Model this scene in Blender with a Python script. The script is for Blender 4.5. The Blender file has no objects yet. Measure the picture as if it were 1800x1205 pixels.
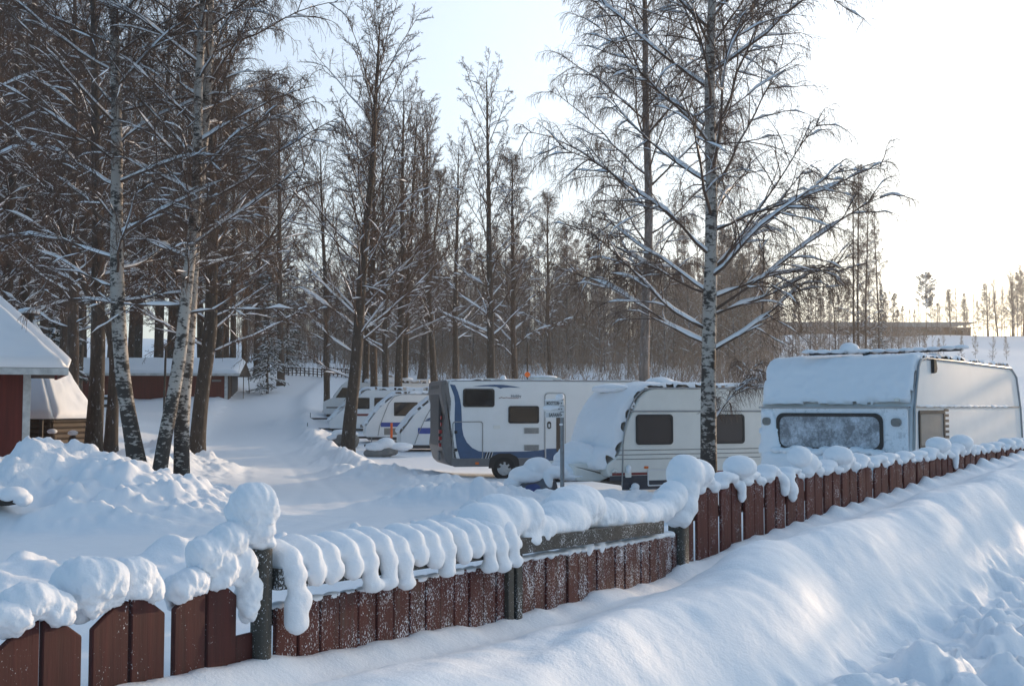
import bpy, bmesh, math, random
import numpy as np
from mathutils import Vector, Matrix

scene = bpy.context.scene
COL = scene.collection
R = math.radians

# ------------------------------------------------------------------ camera
CAMZ = 2.0
PITCH = math.atan((715 - 602.5) / 2000)
cam_d = bpy.data.cameras.new('camera')
cam_d.sensor_width = 36
cam_d.lens = 40
cam_d.clip_start = 0.05
cam_d.clip_end = 5000
cam = bpy.data.objects.new('camera', cam_d)
cam.location = (0, 0, CAMZ)
cam.rotation_euler = (math.pi / 2 + PITCH, 0, 0)
COL.objects.link(cam)
scene.camera = cam

def at(px, py, Y):
    """photo pixel + distance -> point in the place (used for measuring)"""
    dx, dy = (px - 900) / 2000, (602.5 - py) / 2000
    c, s = math.cos(PITCH), math.sin(PITCH)
    d = (dx, c - dy * s, s + dy * c)
    k = Y / d[1]
    return np.array((d[0] * k, Y, CAMZ + d[2] * k))

# ------------------------------------------------------------------ light
SUN_AZ, SUN_EL = R(45), R(8.5)
w = bpy.data.worlds.new('World')
scene.world = w
w.use_nodes = True
nt = w.node_tree
bg = nt.nodes['Background']
sky = nt.nodes.new('ShaderNodeTexSky')
sky.sky_type = 'NISHITA'
sky.sun_disc = False
sky.sun_elevation = SUN_EL
sky.sun_rotation = SUN_AZ
sky.altitude = 0
sky.air_density = 0.9
sky.dust_density = 1.0
sky.ozone_density = 1.6
# ice haze in the air: a broad pale glow around the sun's side of the sky, fading to clear blue overhead and behind
sv = Vector((math.sin(SUN_AZ) * math.cos(SUN_EL), math.cos(SUN_AZ) * math.cos(SUN_EL), math.sin(SUN_EL)))
tcw = nt.nodes.new('ShaderNodeTexCoord')
dotn = nt.nodes.new('ShaderNodeVectorMath'); dotn.operation = 'DOT_PRODUCT'
dotn.inputs[1].default_value = sv
nt.links.new(tcw.outputs['Generated'], dotn.inputs[0])
def wmath(op, a, b):
    m = nt.nodes.new('ShaderNodeMath'); m.operation = op
    for i, v in ((0, a), (1, b)):
        if isinstance(v, (int, float)): m.inputs[i].default_value = v
        else: nt.links.new(v, m.inputs[i])
    return m.outputs[0]
glow = wmath('POWER', wmath('MULTIPLY_ADD', dotn.outputs['Value'], .5), 2.7)
glow.node.inputs[0].links[0].from_node.inputs[2].default_value = .5
veil = nt.nodes.new('ShaderNodeMix'); veil.data_type = 'RGBA'; veil.blend_type = 'ADD'
nt.links.new(glow, veil.inputs[0])
veil.inputs[7].default_value = (6.9, 6.7, 6.1, 1)
veil.clamp_factor = False
nt.links.new(sky.outputs[0], veil.inputs[6])
blue = nt.nodes.new('ShaderNodeMix'); blue.data_type = 'RGBA'; blue.blend_type = 'ADD'
blue.inputs[0].default_value = 1.0
blue.inputs[7].default_value = (.0, .60, 1.45, 1)
nt.links.new(veil.outputs[2], blue.inputs[6])
nt.links.new(blue.outputs[2], bg.inputs[0])
bg.inputs[1].default_value = 0.15
sl = bpy.data.lights.new('sun', 'SUN')
sl.energy = 5.0
sl.angle = R(0.5)
sl.color = (1.0, 0.72, 0.46)
so = bpy.data.objects.new('sun', sl)
so.rotation_euler = sv.to_track_quat('Z', 'Y').to_euler()
so.location = (60, 100, 30)
COL.objects.link(so)
vs = scene.view_settings
vs.view_transform = 'Standard'
vs.look = 'None'
vs.exposure = -0.08
vs.gamma = 1
try:
    scene.cycles.max_bounces = 6
    scene.cycles.diffuse_bounces = 3
    scene.cycles.glossy_bounces = 2
    scene.cycles.transmission_bounces = 3
    scene.cycles.volume_bounces = 0
    scene.cycles.transparent_max_bounces = 8
    scene.cycles.use_denoising = True
except Exception:
    pass

# ------------------------------------------------------------------ helpers
def tag(o, label=None, cat=None, group=None, kind=None):
    if label: o['label'] = label
    if cat: o['category'] = cat
    if group: o['group'] = group
    if kind: o['kind'] = kind
    return o

def thing(name, label, cat, loc=(0, 0, 0), rotz=0.0, group=None):
    o = bpy.data.objects.new(name, None)
    o.empty_display_size = 0.2
    COL.objects.link(o)
    o.location = loc
    o.rotation_euler = (0, 0, rotz)
    return tag(o, label, cat, group)

def link(name, me, mat=None, parent=None):
    o = bpy.data.objects.new(name, me)
    COL.objects.link(o)
    if mat is not None and len(me.materials) == 0:
        me.materials.append(mat)
    if parent is not None: o.parent = parent
    return o

def np_mesh(name, V, F, smooth=True, mat=None, midx=None):
    """V (n,3); F (m,3) or (m,4)"""
    me = bpy.data.meshes.new(name)
    V = np.ascontiguousarray(V, dtype=np.float32)
    F = np.ascontiguousarray(F, dtype=np.int32)
    k = F.shape[1]
    me.vertices.add(len(V)); me.vertices.foreach_set('co', V.ravel())
    me.loops.add(F.size); me.loops.foreach_set('vertex_index', F.ravel())
    me.polygons.add(len(F))
    me.polygons.foreach_set('loop_start', np.arange(0, F.size, k, dtype=np.int32))
    me.polygons.foreach_set('loop_total', np.full(len(F), k, dtype=np.int32))
    if smooth: me.polygons.foreach_set('use_smooth', np.ones(len(F), dtype=bool))
    me.update(calc_edges=True)
    if mat is not None: me.materials.append(mat)
    return me

def children_of(o):
    return list(o.children)

def copy_tree(o, parent=None):
    c = o.copy()
    COL.objects.link(c)
    if parent is not None: c.parent = parent
    for ch in children_of(o):
        copy_tree(ch, c)
    return c

# ------------------------------------------------------------------ noise
_rng = np.random.default_rng(7)
_LAT = _rng.random((256, 256)).astype(np.float32)
_JX = _rng.random((256, 256)).astype(np.float32)
_JY = _rng.random((256, 256)).astype(np.float32)
_JR = _rng.random((256, 256)).astype(np.float32)

def vnoise(x, y):
    xi = np.floor(x).astype(np.int64); yi = np.floor(y).astype(np.int64)
    fx = x - xi; fy = y - yi
    fx = fx * fx * fx * (fx * (fx * 6 - 15) + 10); fy = fy * fy * fy * (fy * (fy * 6 - 15) + 10)
    a = _LAT[xi & 255, yi & 255]; b = _LAT[(xi + 1) & 255, yi & 255]
    c = _LAT[xi & 255, (yi + 1) & 255]; d = _LAT[(xi + 1) & 255, (yi + 1) & 255]
    return (a * (1 - fx) + b * fx) * (1 - fy) + (c * (1 - fx) + d * fx) * fy - 0.5

def fbm(x, y, oct=4, gain=0.5):
    v = 0; a = 1.0
    for i in range(oct):
        v = v + a * vnoise(x * 2 ** i + 17.3 * i, y * 2 ** i - 9.1 * i); a *= gain
    return v

def lumps(x, y, rmin=.25, rmax=.65):
    """rounded clods, one per jittered cell; 0..~0.6"""
    xi = np.floor(x).astype(np.int64); yi = np.floor(y).astype(np.int64)
    h = np.zeros_like(x)
    for i in (-1, 0, 1):
        for j in (-1, 0, 1):
            cx = xi + i; cy = yi + j
            px = cx + _JX[cx & 255, cy & 255]; py = cy + _JY[cx & 255, cy & 255]
            r = rmin + (rmax - rmin) * _JR[cx & 255, cy & 255] ** 2
            d2 = (x - px) ** 2 + (y - py) ** 2
            h = np.maximum(h, np.sqrt(np.maximum(r * r - d2, 0)))
    return h

def smooth01(e0, e1, v):
    t = np.clip((v - e0) / (e1 - e0), 0, 1)
    return t * t * (3 - 2 * t)

# 3-D sine noise for bulging snow
def wob(V, f, seed=0):
    r = np.random.default_rng(seed)
    out = np.zeros(len(V))
    for k in range(7):
        d = r.normal(size=3); d /= np.linalg.norm(d)
        out += np.sin(V @ (d * f * r.uniform(.6, 1.7)) + r.uniform(0, 6.28))
    return out / 4.0
# ------------------------------------------------------------------ materials
def new_mat(name):
    m = bpy.data.materials.new(name)
    m.use_nodes = True
    n = m.node_tree
    return m, n, n.nodes['Principled BSDF']

def N(n, t, **kw):
    x = n.nodes.new(t)
    for k, v in kw.items(): setattr(x, k, v)
    return x

def ramp(n, stops, interp='LINEAR'):
    r = N(n, 'ShaderNodeValToRGB')
    cr = r.color_ramp
    cr.interpolation = interp
    while len(cr.elements) < len(stops): cr.elements.new(0.5)
    for e, (p, c) in zip(cr.elements, stops):
        e.position = p
        e.color = (c, c, c, 1) if not isinstance(c, tuple) else (*c, 1)
    return r

def coords(n, scale=(1, 1, 1), kind='Object'):
    tc = N(n, 'ShaderNodeTexCoord'); mp = N(n, 'ShaderNodeMapping')
    mp.inputs['Scale'].default_value = scale
    n.links.new(tc.outputs[kind], mp.inputs['Vector'])
    return mp.outputs['Vector']

def noise(n, vec, scale, detail=4, rough=.55):
    t = N(n, 'ShaderNodeTexNoise')
    t.inputs['Scale'].default_value = scale
    t.inputs['Detail'].default_value = detail
    t.inputs['Roughness'].default_value = rough
    n.links.new(vec, t.inputs['Vector'])
    return t.outputs['Fac']

def bump(n, b, h, strength, dist):
    k = N(n, 'ShaderNodeBump')
    k.inputs['Strength'].default_value = strength
    k.inputs['Distance'].default_value = dist
    n.links.new(h, k.inputs['Height'])
    n.links.new(k.outputs['Normal'], b.inputs['Normal'])
    return k

def mix(n, fac, a, b):
    m = N(n, 'ShaderNodeMix', data_type='RGBA')
    if isinstance(fac, float): m.inputs[0].default_value = fac
    else: n.links.new(fac, m.inputs[0])
    for i, c in ((6, a), (7, b)):
        if isinstance(c, tuple): m.inputs[i].default_value = (*c, 1)
        else: n.links.new(c, m.inputs[i])
    return m.outputs[2]

def math_n(n, op, a, b=None):
    m = N(n, 'ShaderNodeMath', operation=op)
    for i, v in ((0, a), (1, b)):
        if v is None: continue
        if isinstance(v, (int, float)): m.inputs[i].default_value = v
        else: n.links.new(v, m.inputs[i])
    return m.outputs[0]

def up_mask(n, lo, hi):
    g = N(n, 'ShaderNodeNewGeometry')
    s = N(n, 'ShaderNodeSeparateXYZ')
    n.links.new(g.outputs['Normal'], s.inputs[0])
    r = ramp(n, [(lo, 0.0), (hi, 1.0)])
    n.links.new(s.outputs['Z'], r.inputs[0])
    return r.outputs[0]

SNOW = (.88, .895, .92)
def snow_mat(name, f1=9, s1=.25, d1=.05, f2=70, kind='Object', sss=0.0):
    m, n, b = new_mat(name)
    v = coords(n, kind=kind)
    a = noise(n, v, f1, 6, .6); c = noise(n, v, f2, 3, .7)
    h = math_n(n, 'ADD', a, math_n(n, 'MULTIPLY', c, .22))
    bump(n, b, h, s1, d1)
    b.inputs['Base Color'].default_value = (*SNOW, 1)
    b.inputs['Roughness'].default_value = .62
    b.inputs['Specular IOR Level'].default_value = .25
    return m

def plain(name, col, rough=.5, metal=0.0, var=.12, scale=6, spec=.5, bmp=0.0):
    m, n, b = new_mat(name)
    v = coords(n)
    f = noise(n, v, scale, 5, .6)
    r = ramp(n, [(.3, tuple(c * (1 - var) for c in col)), (.7, tuple(min(1, c * (1 + var)) for c in col))])
    n.links.new(f, r.inputs[0])
    n.links.new(r.outputs[0], b.inputs['Base Color'])
    b.inputs['Roughness'].default_value = rough
    b.inputs['Metallic'].default_value = metal
    b.inputs['Specular IOR Level'].default_value = spec
    if bmp: bump(n, b, f, bmp, .02)
    return m

def wood_mat(name, col, frost=0.0, grain=(30, 30, 1.5), rough=.75, wear=None):
    m, n, b = new_mat(name)
    v = coords(n, grain)
    f = noise(n, v, 1.0, 6, .65)
    r = ramp(n, [(.25, tuple(c * .55 for c in col)), (.55, col), (.8, tuple(min(1, c * 1.35) for c in col))])
    n.links.new(f, r.inputs[0])
    out = r.outputs[0]
    if wear:
        wv = noise(n, coords(n, (9, 9, 1.2)), 2.2, 5, .7)
        wr = ramp(n, [(.52, 0.0), (.68, .75)]); n.links.new(wv, wr.inputs[0])
        out = mix(n, wr.outputs[0], out, wear)
    if frost:
        v2 = coords(n, (1, 1, .6))
        f2 = noise(n, v2, 150, 3, .7); f3 = noise(n, v2, 7, 3, .6)
        s = math_n(n, 'ADD', f2, math_n(n, 'MULTIPLY', f3, .45))
        r2 = ramp(n, [(.86 - frost, 0.0), (.90 - frost, 1.0)]); n.links.new(s, r2.inputs[0])
        out = mix(n, r2.outputs[0], out, (.8, .82, .86))
    n.links.new(out, b.inputs['Base Color'])
    b.inputs['Roughness'].default_value = rough
    bump(n, b, f, .35, .006)
    return m

def birch_mat(name):
    m, n, b = new_mat(name)
    v = coords(n, (7, 7, 16))
    vb = coords(n, (3.2, 3.2, 3.0))
    f = noise(n, v, 1.0, 5, .65); g = noise(n, vb, 1.0, 4, .6)
    s = math_n(n, 'ADD', math_n(n, 'MULTIPLY', f, .65), math_n(n, 'MULTIPLY', g, .5))
    # rougher dark bark low down on the stem
    sep = N(n, 'ShaderNodeSeparateXYZ'); n.links.new(coords(n), sep.inputs[0])
    low = ramp(n, [(0.0, .14), (.22, .03), (.5, 0.0)])
    n.links.new(math_n(n, 'MULTIPLY', sep.outputs['Z'], .1), low.inputs[0])
    s = math_n(n, 'ADD', s, low.outputs[0])
    r = ramp(n, [(.58, 0.0), (.64, 1.0)]); n.links.new(s, r.inputs[0])
    c = mix(n, r.outputs[0], (.42, .385, .345), (.04, .034, .03))
    n.links.new(c, b.inputs['Base Color'])
    b.inputs['Roughness'].default_value = .8
    bump(n, b, s, .5, .03)
    return m

def bark_mat(name, col, frost=.0):
    m, n, b = new_mat(name)
    v = coords(n, (14, 14, 3))
    f = noise(n, v, 1.0, 6, .7)
    r = ramp(n, [(.3, tuple(c * .45 for c in col)), (.7, tuple(c * 1.4 for c in col))]); n.links.new(f, r.inputs[0])
    out = r.outputs[0]
    if frost:
        g = noise(n, coords(n, (6, 6, 3)), 1.5, 5, .75)
        r2 = ramp(n, [(.62 - frost * .2, 0.0), (.70 - frost * .2, .8)]); n.links.new(g, r2.inputs[0])
        out = mix(n, r2.outputs[0], out, (.6, .63, .68))
    n.links.new(out, b.inputs['Base Color'])
    b.inputs['Roughness'].default_value = .9
    bump(n, b, f, .8, .04)
    return m

def twig_mat(name, col, snow=.5, lo=.45, hi=.8):
    m, n, b = new_mat(name)
    up = up_mask(n, lo, hi)
    f = noise(n, coords(n), 1.7, 3, .6)
    r = ramp(n, [(.35, 0.0), (.6, 1.0)]); n.links.new(f, r.inputs[0])
    fac = math_n(n, 'MULTIPLY', up, math_n(n, 'MULTIPLY', r.outputs[0], snow))
    c = mix(n, fac, col, (.8, .82, .86))
    n.links.new(c, b.inputs['Base Color'])
    b.inputs['Roughness'].default_value = .8
    b.inputs['Specular IOR Level'].default_value = .3
    return m

def glass_mat(name, col=(.012, .013, .015), rough=.08, frost=0.0):
    m, n, b = new_mat(name)
    out = None
    if frost:
        f = noise(n, coords(n), 22, 7, .8); g = noise(n, coords(n), 4.5, 4, .65)
        s = math_n(n, 'ADD', math_n(n, 'MULTIPLY', f, .5), math_n(n, 'MULTIPLY', g, .5))
        r = ramp(n, [(.56 - frost * .3, 0.12), (.76 - frost * .3, 1.0)]); n.links.new(s, r.inputs[0])
        n.links.new(mix(n, r.outputs[0], col, (.7, .73, .78)), b.inputs['Base Color'])
        rr = ramp(n, [(0.0, rough), (1.0, .8)]); n.links.new(r.outputs[0], rr.inputs[0])
        n.links.new(rr.outputs[0], b.inputs['Roughness'])
        bump(n, b, s, .5, .02)
    else:
        b.inputs['Base Color'].default_value = (*col, 1)
        b.inputs['Roughness'].default_value = rough
    b.inputs['Specular IOR Level'].default_value = .5
    return m

M = {}
M['snow_ground'] = snow_mat('snow_ground', 5, .35, .05, 55)
M['snow_rough'] = snow_mat('snow_rough', 8, .55, .05, 40)
M['snow_road'] = snow_mat('snow_road', 3, .3, .03, 40)
M['snow_soft'] = snow_mat('snow_soft', 60, .40, .010, 170)
M['snow_far'] = snow_mat('snow_far', 1.5, .3, .2, 20)
M['red_board'] = wood_mat('red_board', (.062, .009, .006), frost=-.06, wear=(.04, .012, .009))
M['red_frost'] = wood_mat('red_frost', (.088, .018, .012), frost=.05, wear=(.075, .052, .043))
M['red_back'] = wood_mat('red_back', (.088, .016, .010), frost=-.02)
M['grey_wood'] = wood_mat('grey_wood', (.055, .05, .043), frost=.03, grain=(1.5, 30, 30))
M['grey_post'] = wood_mat('grey_post', (.06, .055, .045), frost=.02)
M['red_wall'] = wood_mat('red_wall', (.13, .016, .010), grain=(9, 9, .6))
M['white_wood'] = wood_mat('white_wood', (.62, .62, .60), grain=(3, 3, 3))
M['log'] = wood_mat('log', (.065, .043, .029), grain=(2, 2, 14))
M['dark_wood'] = wood_mat('dark_wood', (.035, .028, .022))
M['birch'] = birch_mat('birch')
M['bark'] = bark_mat('bark', (.055, .043, .034), .10)
M['bark_brown'] = bark_mat('bark_brown', (.085, .058, .042), .12)
M['bark_pale'] = bark_mat('bark_pale', (.22, .185, .165), .15)
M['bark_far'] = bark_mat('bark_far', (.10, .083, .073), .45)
M['twig'] = twig_mat('twig', (.076, .043, .030), .10)
M['twig_near'] = twig_mat('twig_near', (.095, .064, .050), .15)
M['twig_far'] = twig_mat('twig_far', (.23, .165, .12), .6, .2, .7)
M['needle'] = twig_mat('needle', (.028, .036, .024), .55, .35, .8)
M['needle_pine'] = twig_mat('needle_pine', (.045, .055, .035), .35, .4, .8)
M['snow_branch'] = snow_mat('snow_branch', 14, .3, .03, 90)
M['van_white'] = plain('van_white', (.77, .78, .78), .35, var=.04, scale=2)
M['van_cream'] = plain('van_cream', (.74, .735, .69), .4, var=.05, scale=2)
M['van_blue'] = plain('van_blue', (.045, .10, .20), .35, var=.1)
M['stripe_blue'] = plain('stripe_blue', (.02, .06, .30), .4, var=.1)
M['stripe_red'] = plain('stripe_red', (.20, .03, .03), .4, var=.1)
M['skirt_grey'] = plain('skirt_grey', (.15, .15, .155), .5, var=.12)
M['cap_grey'] = plain('cap_grey', (.14, .135, .135), .5, var=.15, scale=9)
M['dark_grey'] = plain('dark_grey', (.045, .048, .055), .5)
M['navy'] = plain('navy', (.035, .04, .055), .5)
M['trim'] = plain('trim', (.30, .31, .32), .35, metal=.6, var=.1)
M['rubber'] = plain('rubber', (.012, .012, .012), .75)
M['black'] = plain('black', (.015, .015, .016), .5)
M['steel'] = plain('steel', (.22, .24, .26), .45, metal=.7, var=.15, scale=14)
M['hub'] = plain('hub', (.42, .42, .42), .45, var=.1)
M['glass'] = glass_mat('glass')
M['glass_brown'] = glass_mat('glass_brown', (.055, .045, .042), .12)
M['glass_frost'] = glass_mat('glass_frost', (.13, .135, .145), .4, .40)
M['panel_grey'] = plain('panel_grey', (.20, .195, .185), .4, var=.08)
M['amber'] = plain('amber', (.75, .16, .02), .4)
M['orange'] = plain('orange', (.85, .14, .02), .5)
M['lamp_red'] = plain('lamp_red', (.35, .02, .02), .3)
M['sign_white'] = plain('sign_white', (.68, .68, .68), .5, var=.05)
M['ink'] = plain('ink', (.02, .02, .022), .6)
M['ink_blue'] = plain('ink_blue', (.03, .05, .10), .6)
M['grille'] = plain('grille', (.42, .42, .40), .5)
M['tarp'] = plain('tarp', (.12, .125, .14), .6, var=.2, scale=8, bmp=.6)
M['tarp_blue'] = plain('tarp_blue', (.05, .07, .2), .6)
M['hill_wall'] = plain('hill_wall', (.10, .05, .03), .8, var=.25, scale=.4)
M['concrete'] = plain('concrete', (.4, .39, .37), .8, var=.1, scale=.4)
M['stone'] = plain('stone', (.17, .165, .155), .9, var=.3, scale=5, bmp=.8)
M['wire'] = plain('wire', (.1, .1, .1), .6)

# frosted caravan skin: white panel with clinging snow
def frosted_panel():
    m, n, b = new_mat('frosted_panel')
    f = noise(n, coords(n), 16, 6, .75); g = noise(n, coords(n), 1.6, 3, .6)
    s = math_n(n, 'ADD', math_n(n, 'MULTIPLY', f, .6), math_n(n, 'MULTIPLY', g, .5))
    r = ramp(n, [(.44, 0.0), (.52, 1.0)]); n.links.new(s, r.inputs[0])
    n.links.new(mix(n, r.outputs[0], (.62, .64, .66), SNOW), b.inputs['Base Color'])
    b.inputs['Roughness'].default_value = .6
    bump(n, b, s, .7, .03)
    return m
M['frosted_panel'] = frosted_panel()
# ------------------------------------------------------------------ fence line and terrain
K = np.array((1.21, 8.33))                       # tall post where the fence bends
D1 = np.array((.514, .857)); D1 /= np.linalg.norm(D1)
D2 = np.array((.65, .76)); D2 /= np.linalg.norm(D2)
N1 = np.array((D1[1], -D1[0])); N2 = np.array((D2[1], -D2[0]))   # towards the footpath

def fpt(s, t=0.0):
    d, n = (D1, N1) if s < 0 else (D2, N2)
    return K + d * s + n * t

def fence_st(x, y):
    s1 = (x - K[0]) * D1[0] + (y - K[1]) * D1[1]; t1 = (x - K[0]) * N1[0] + (y - K[1]) * N1[1]
    s2 = (x - K[0]) * D2[0] + (y - K[1]) * D2[1]; t2 = (x - K[0]) * N2[0] + (y - K[1]) * N2[1]
    far = (s1 + s2) > 0
    return np.where(far, s2, s1), np.where(far, t2, t1)

def tab(v, pts):
    return np.interp(v, [p[0] for p in pts], [p[1] for p in pts])

G_S = [(-12, 1.04), (-5.6, 1.02), (-4.9, 1.0), (-4.3, .945), (-2.4, .85), (-.3, .80), (.4, .84), (1.2, .97), (2.5, 1.07), (4.0, 1.17), (5.5, 1.28), (7, 1.37), (10, 1.42), (30, 1.5)]
C_S = [(-12, 1.0), (-5.5, 1.0), (-4.4, .98), (-3.2, .96), (-1.0, 1.0), (.5, 1.03), (1.8, 1.09), (4.6, 1.27), (7, 1.47), (10, 1.5), (30, 1.6)]
BASE_Y = [(-200, 0), (42, 0), (50, .15), (60, .55), (70, 1.25), (80, 2.35), (95, 4.5), (110, 5.2), (150, 9), (190, 13.6), (230, 14.4), (700, 18)]
ROAD = [(-16, 11.5), (-9, 14.6), (-6.2, 17.2), (-5.0, 21.5), (-6.0, 29), (-8.6, 40), (-12.6, 55), (-15.6, 70), (-17.6, 80), (-18.0, 92), (-17.0, 104), (-12, 130)]
YARD = [(-6.0, 13.2), (-3.4, 16.8), (-2.3, 21), (-3.2, 25), (-5.2, 33)]
SPUR = [(-5.0, 21.5), (-1.5, 21.5), (3.0, 20.2), (8.0, 18.5)]

def seg_dist(x, y, pts):
    best = np.full(x.shape, 1e9)
    for (ax, ay), (bx, by) in zip(pts[:-1], pts[1:]):
        dx, dy = bx - ax, by - ay
        t = np.clip(((x - ax) * dx + (y - ay) * dy) / (dx * dx + dy * dy), 0, 1)
        best = np.minimum(best, np.hypot(x - ax - t * dx, y - ay - t * dy))
    return best

# ploughed heaps: x, y, radius x, radius y, height
HEAPS = [(-7.5, 20.6, 2.0, 1.5, 1.05), (-10.5, 20.5, 2.4, 1.8, .40), (-5.9, 21.6, .9, 1.0, .38), (-9.0, 19.0, 3.0, .8, .30), (-6.3, 23.6, 1.0, 1.1, .35),
         (-12.5, 22, 3.5, 2.0, .7), (-7.0, 18.6, 1.6, .5, .3),
         (-2.1, 26.2, .9, .7, .20), (-.95, 26.5, .9, .6, .12), (-3.6, 31.5, 1.1, 1.0, .30), (-2.4, 29.2, 1.0, .7, .2), (.5, 26.6, .9, .5, .08),
         (-5.1, 34.0, .6, .9, .22), (-6.2, 40.0, .8, 1.1, .24), (-8.2, 47.0, .7, 1.2, .2), (-9.6, 56, 1.0, 2.0, .25), (-13.0, 66, 1.2, 2.5, .3),
         (-1.2, 23.6, 1.4, .6, .28), (.4, 22.3, 1.2, .5, .2), (-22.8, 86, 1.6, 4, 1.6),
         (-9.6, 33, 1.4, 3, .5), (2.6, 21.8, 1.0, .4, .2), (4.6, 21.0, 1.0, .4, .2)]

def height(x, y):
    x = np.asarray(x, dtype=np.float64); y = np.asarray(y, dtype=np.float64)
    s, t = fence_st(x, y)
    # ---- yard and hillside
    h = tab(y, BASE_Y)
    rx_ = np.interp(y, [p[1] for p in ROAD], [p[0] for p in ROAD])
    h = h + smooth01(-2.2, -7, x - rx_) * smooth01(19, 30, y) * (.5 + .008 * np.clip(y - 30, 0, 30)) * smooth01(75, 60, y)
    pad = smooth01(2.0, 4.0, x - rx_) * smooth01(21, 25, y) * smooth01(72, 62, y)
    far = smooth01(60, 130, y)
    h = h + far * 1.1 * fbm(x / 22, y / 22, 3)
    dr = np.minimum(np.minimum(seg_dist(x, y, ROAD), seg_dist(x, y, YARD) + .3), seg_dist(x, y, SPUR) + .2)
    off = smooth01(1.9, 3.2, dr)
    berm = np.exp(-((dr - 2.9) / .75) ** 2) * smooth01(100, 60, y)
    soft = .16 * fbm(x / 2.3, y / 2.3, 4) + .12
    rough = lumps(x * 2.1, y * 2.1, .15, .7) * .22 + lumps(x * 4.3 + 3, y * 4.3, .2, .7) * .14 + lumps(x * 7.7, y * 7.7, .2, .65) * .06 + np.abs(fbm(x * 1.2, y * 1.2, 5)) * .25
    heap = np.zeros_like(h)
    for hx, hy, rx, ry, hh in HEAPS:
        heap = np.maximum(heap, hh * np.exp(-(np.abs((x - hx) / rx) ** 2.2 + np.abs((y - hy) / ry) ** 2.2)))
    heap = heap * (1 + .35 * fbm(x / .9, y / .9, 3))
    rmask = np.clip(heap * 3.0 + berm * off * (.9 - .55 * pad), 0, 1)
    yard = h + off * ((soft + .10) * (1 - .75 * pad) + .22 * berm * (1 - .85 * pad)) + heap + rmask * rough
    yard = yard + (1 - off) * (.012 * fbm(x * 1.5, y * 1.5, 3) + .015 * fbm(x * .35, y * .35, 2))
    yard = yard - (1 - off) * .03 * (np.exp(-((dr - .75) / .16) ** 2) + .6 * np.exp(-((dr - 1.35) / .12) ** 2)) * (.6 + vnoise(x * .4, y * .4))
    # ---- verge between the fence and the footpath
    g = tab(s, G_S); c = tab(s, C_S) + .13 * vnoise(s * .75 + 3.3, s * 0 + .5) + .10 * (lumps(s * .72 + 40.3 + .4 * vnoise(s * .5, s * 0 + 9.1), s * 0 + .5, .3, .85) - .3) + .05 * vnoise(s * 1.7, s * 0 + 7.5)
    tt_ = np.clip(t, 0, 2)
    wob_t = .20 * vnoise(s * .8, s * 0 + 2.2) + .10 * vnoise(s * 1.9 + tt_ * 1.2, tt_ * 1.5 + 4.4)
    tt = t + wob_t * smooth01(.2, .6, t)
    up = smooth01(.14, .74, tt)
    bank = g * (1 - up) + c * up
    bank = bank - .05 * np.exp(-((tt - .22) / .12) ** 2)
    drop = smooth01(.70, 1.6, tt)
    path = .40 + .02 * fbm(x * .5, y * .5, 2)
    wx = x + .12 * fbm(x * 3, y * 3, 2); wy = y + .12 * fbm(x * 3 + 9, y * 3, 2)
    clod = lumps(wx * 3.4, wy * 3.4, .1, .75) * .20 + lumps(wx * 6.1 + 5, wy * 6.1, .1, .7) * .13 + lumps(wx * 11 + 2, wy * 11, .1, .65) * .05 + .06 * fbm(x * 1.6, y * 1.6, 3) - .03
    foot = smooth01(1.12, 1.6, tt + .2 * vnoise(x * 1.7, y * 1.7))
    verge = bank * (1 - drop) + path * drop + clod * foot
    # wind ripples on the bank and small tongues of snow between the pickets
    verge = verge + (1 - foot) * smooth01(.1, .4, tt) * (.035 * vnoise(s * 1.1 + 4 * tt, tt * 3.0) + .012 * fbm(x * 7, y * 7, 3) + .02 * fbm(x * 2.5, y * 2.5, 3))
    tong = np.exp(-((tt - .03) / .13) ** 2) * ((.012 + .045 * smooth01(.3, 3, s) * (.6 + 1.2 * vnoise(s * 1.1, s * 0 + 5.5))) * (.5 + .5 * np.cos(6.2832 * (s + .1 * vnoise(s * 1.3, s * 0 + 8.8)) / .36)) ** 2 + .14 * np.clip(vnoise(s * 2.3, s * 0 + 1.3), 0, 1))
    verge = verge + tong
    # ---- behind the fence the snow falls away to the yard
    back = smooth01(-.1, -4.5, t)
    bz = (g - .02 + .03 * fbm(x * 2, y * 2, 3)) * (1 - back) + yard * back
    near = smooth01(26, 20, y) * smooth01(34, 22, s)
    out = np.where(t > 0, verge, bz) * near + yard * (1 - near)
    # far right: ground beyond the footpath rises to the same hillside
    return out

def axis(core, a, b, step_out, grow, lo, hi):
    left = [a]; d = step_out
    while left[-1] > lo: left.append(left[-1] - d); d *= grow
    right = [b]; d = step_out
    while right[-1] < hi: right.append(right[-1] + d); d *= grow
    return np.unique(np.round(np.concatenate([left, core, right]), 5))

gx = axis(np.concatenate([np.arange(-9.5, -3, .05), np.arange(-3, 9, .034)]), -9.5, 9, .08, 1.045, -320, 420)
gy = axis(np.concatenate([np.arange(2.5, 14.5, .034), np.arange(14.5, 24, .05), np.arange(24, 31, .09)]), 2.5, 31, .09, 1.03, -60, 620)
GX, GY = np.meshgrid(gx, gy, indexing='xy')
GZ = height(GX, GY)
nx, ny = len(gx), len(gy)
GV = np.stack([GX.ravel(), GY.ravel(), GZ.ravel()], 1)
ii = (np.arange(ny - 1)[:, None] * nx + np.arange(nx - 1)[None, :]).ravel()
GF = np.stack([ii, ii + 1, ii + 1 + nx, ii + nx], 1)
cx = (GX[:-1, :-1] + GX[1:, 1:]).ravel() / 2; cy = (GY[:-1, :-1] + GY[1:, 1:]).ravel() / 2
fs, ft = fence_st(cx, cy)
is_path = (ft > 1.45 + .2 * vnoise(cx * 1.7, cy * 1.7)) & (fs < 16)
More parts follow.
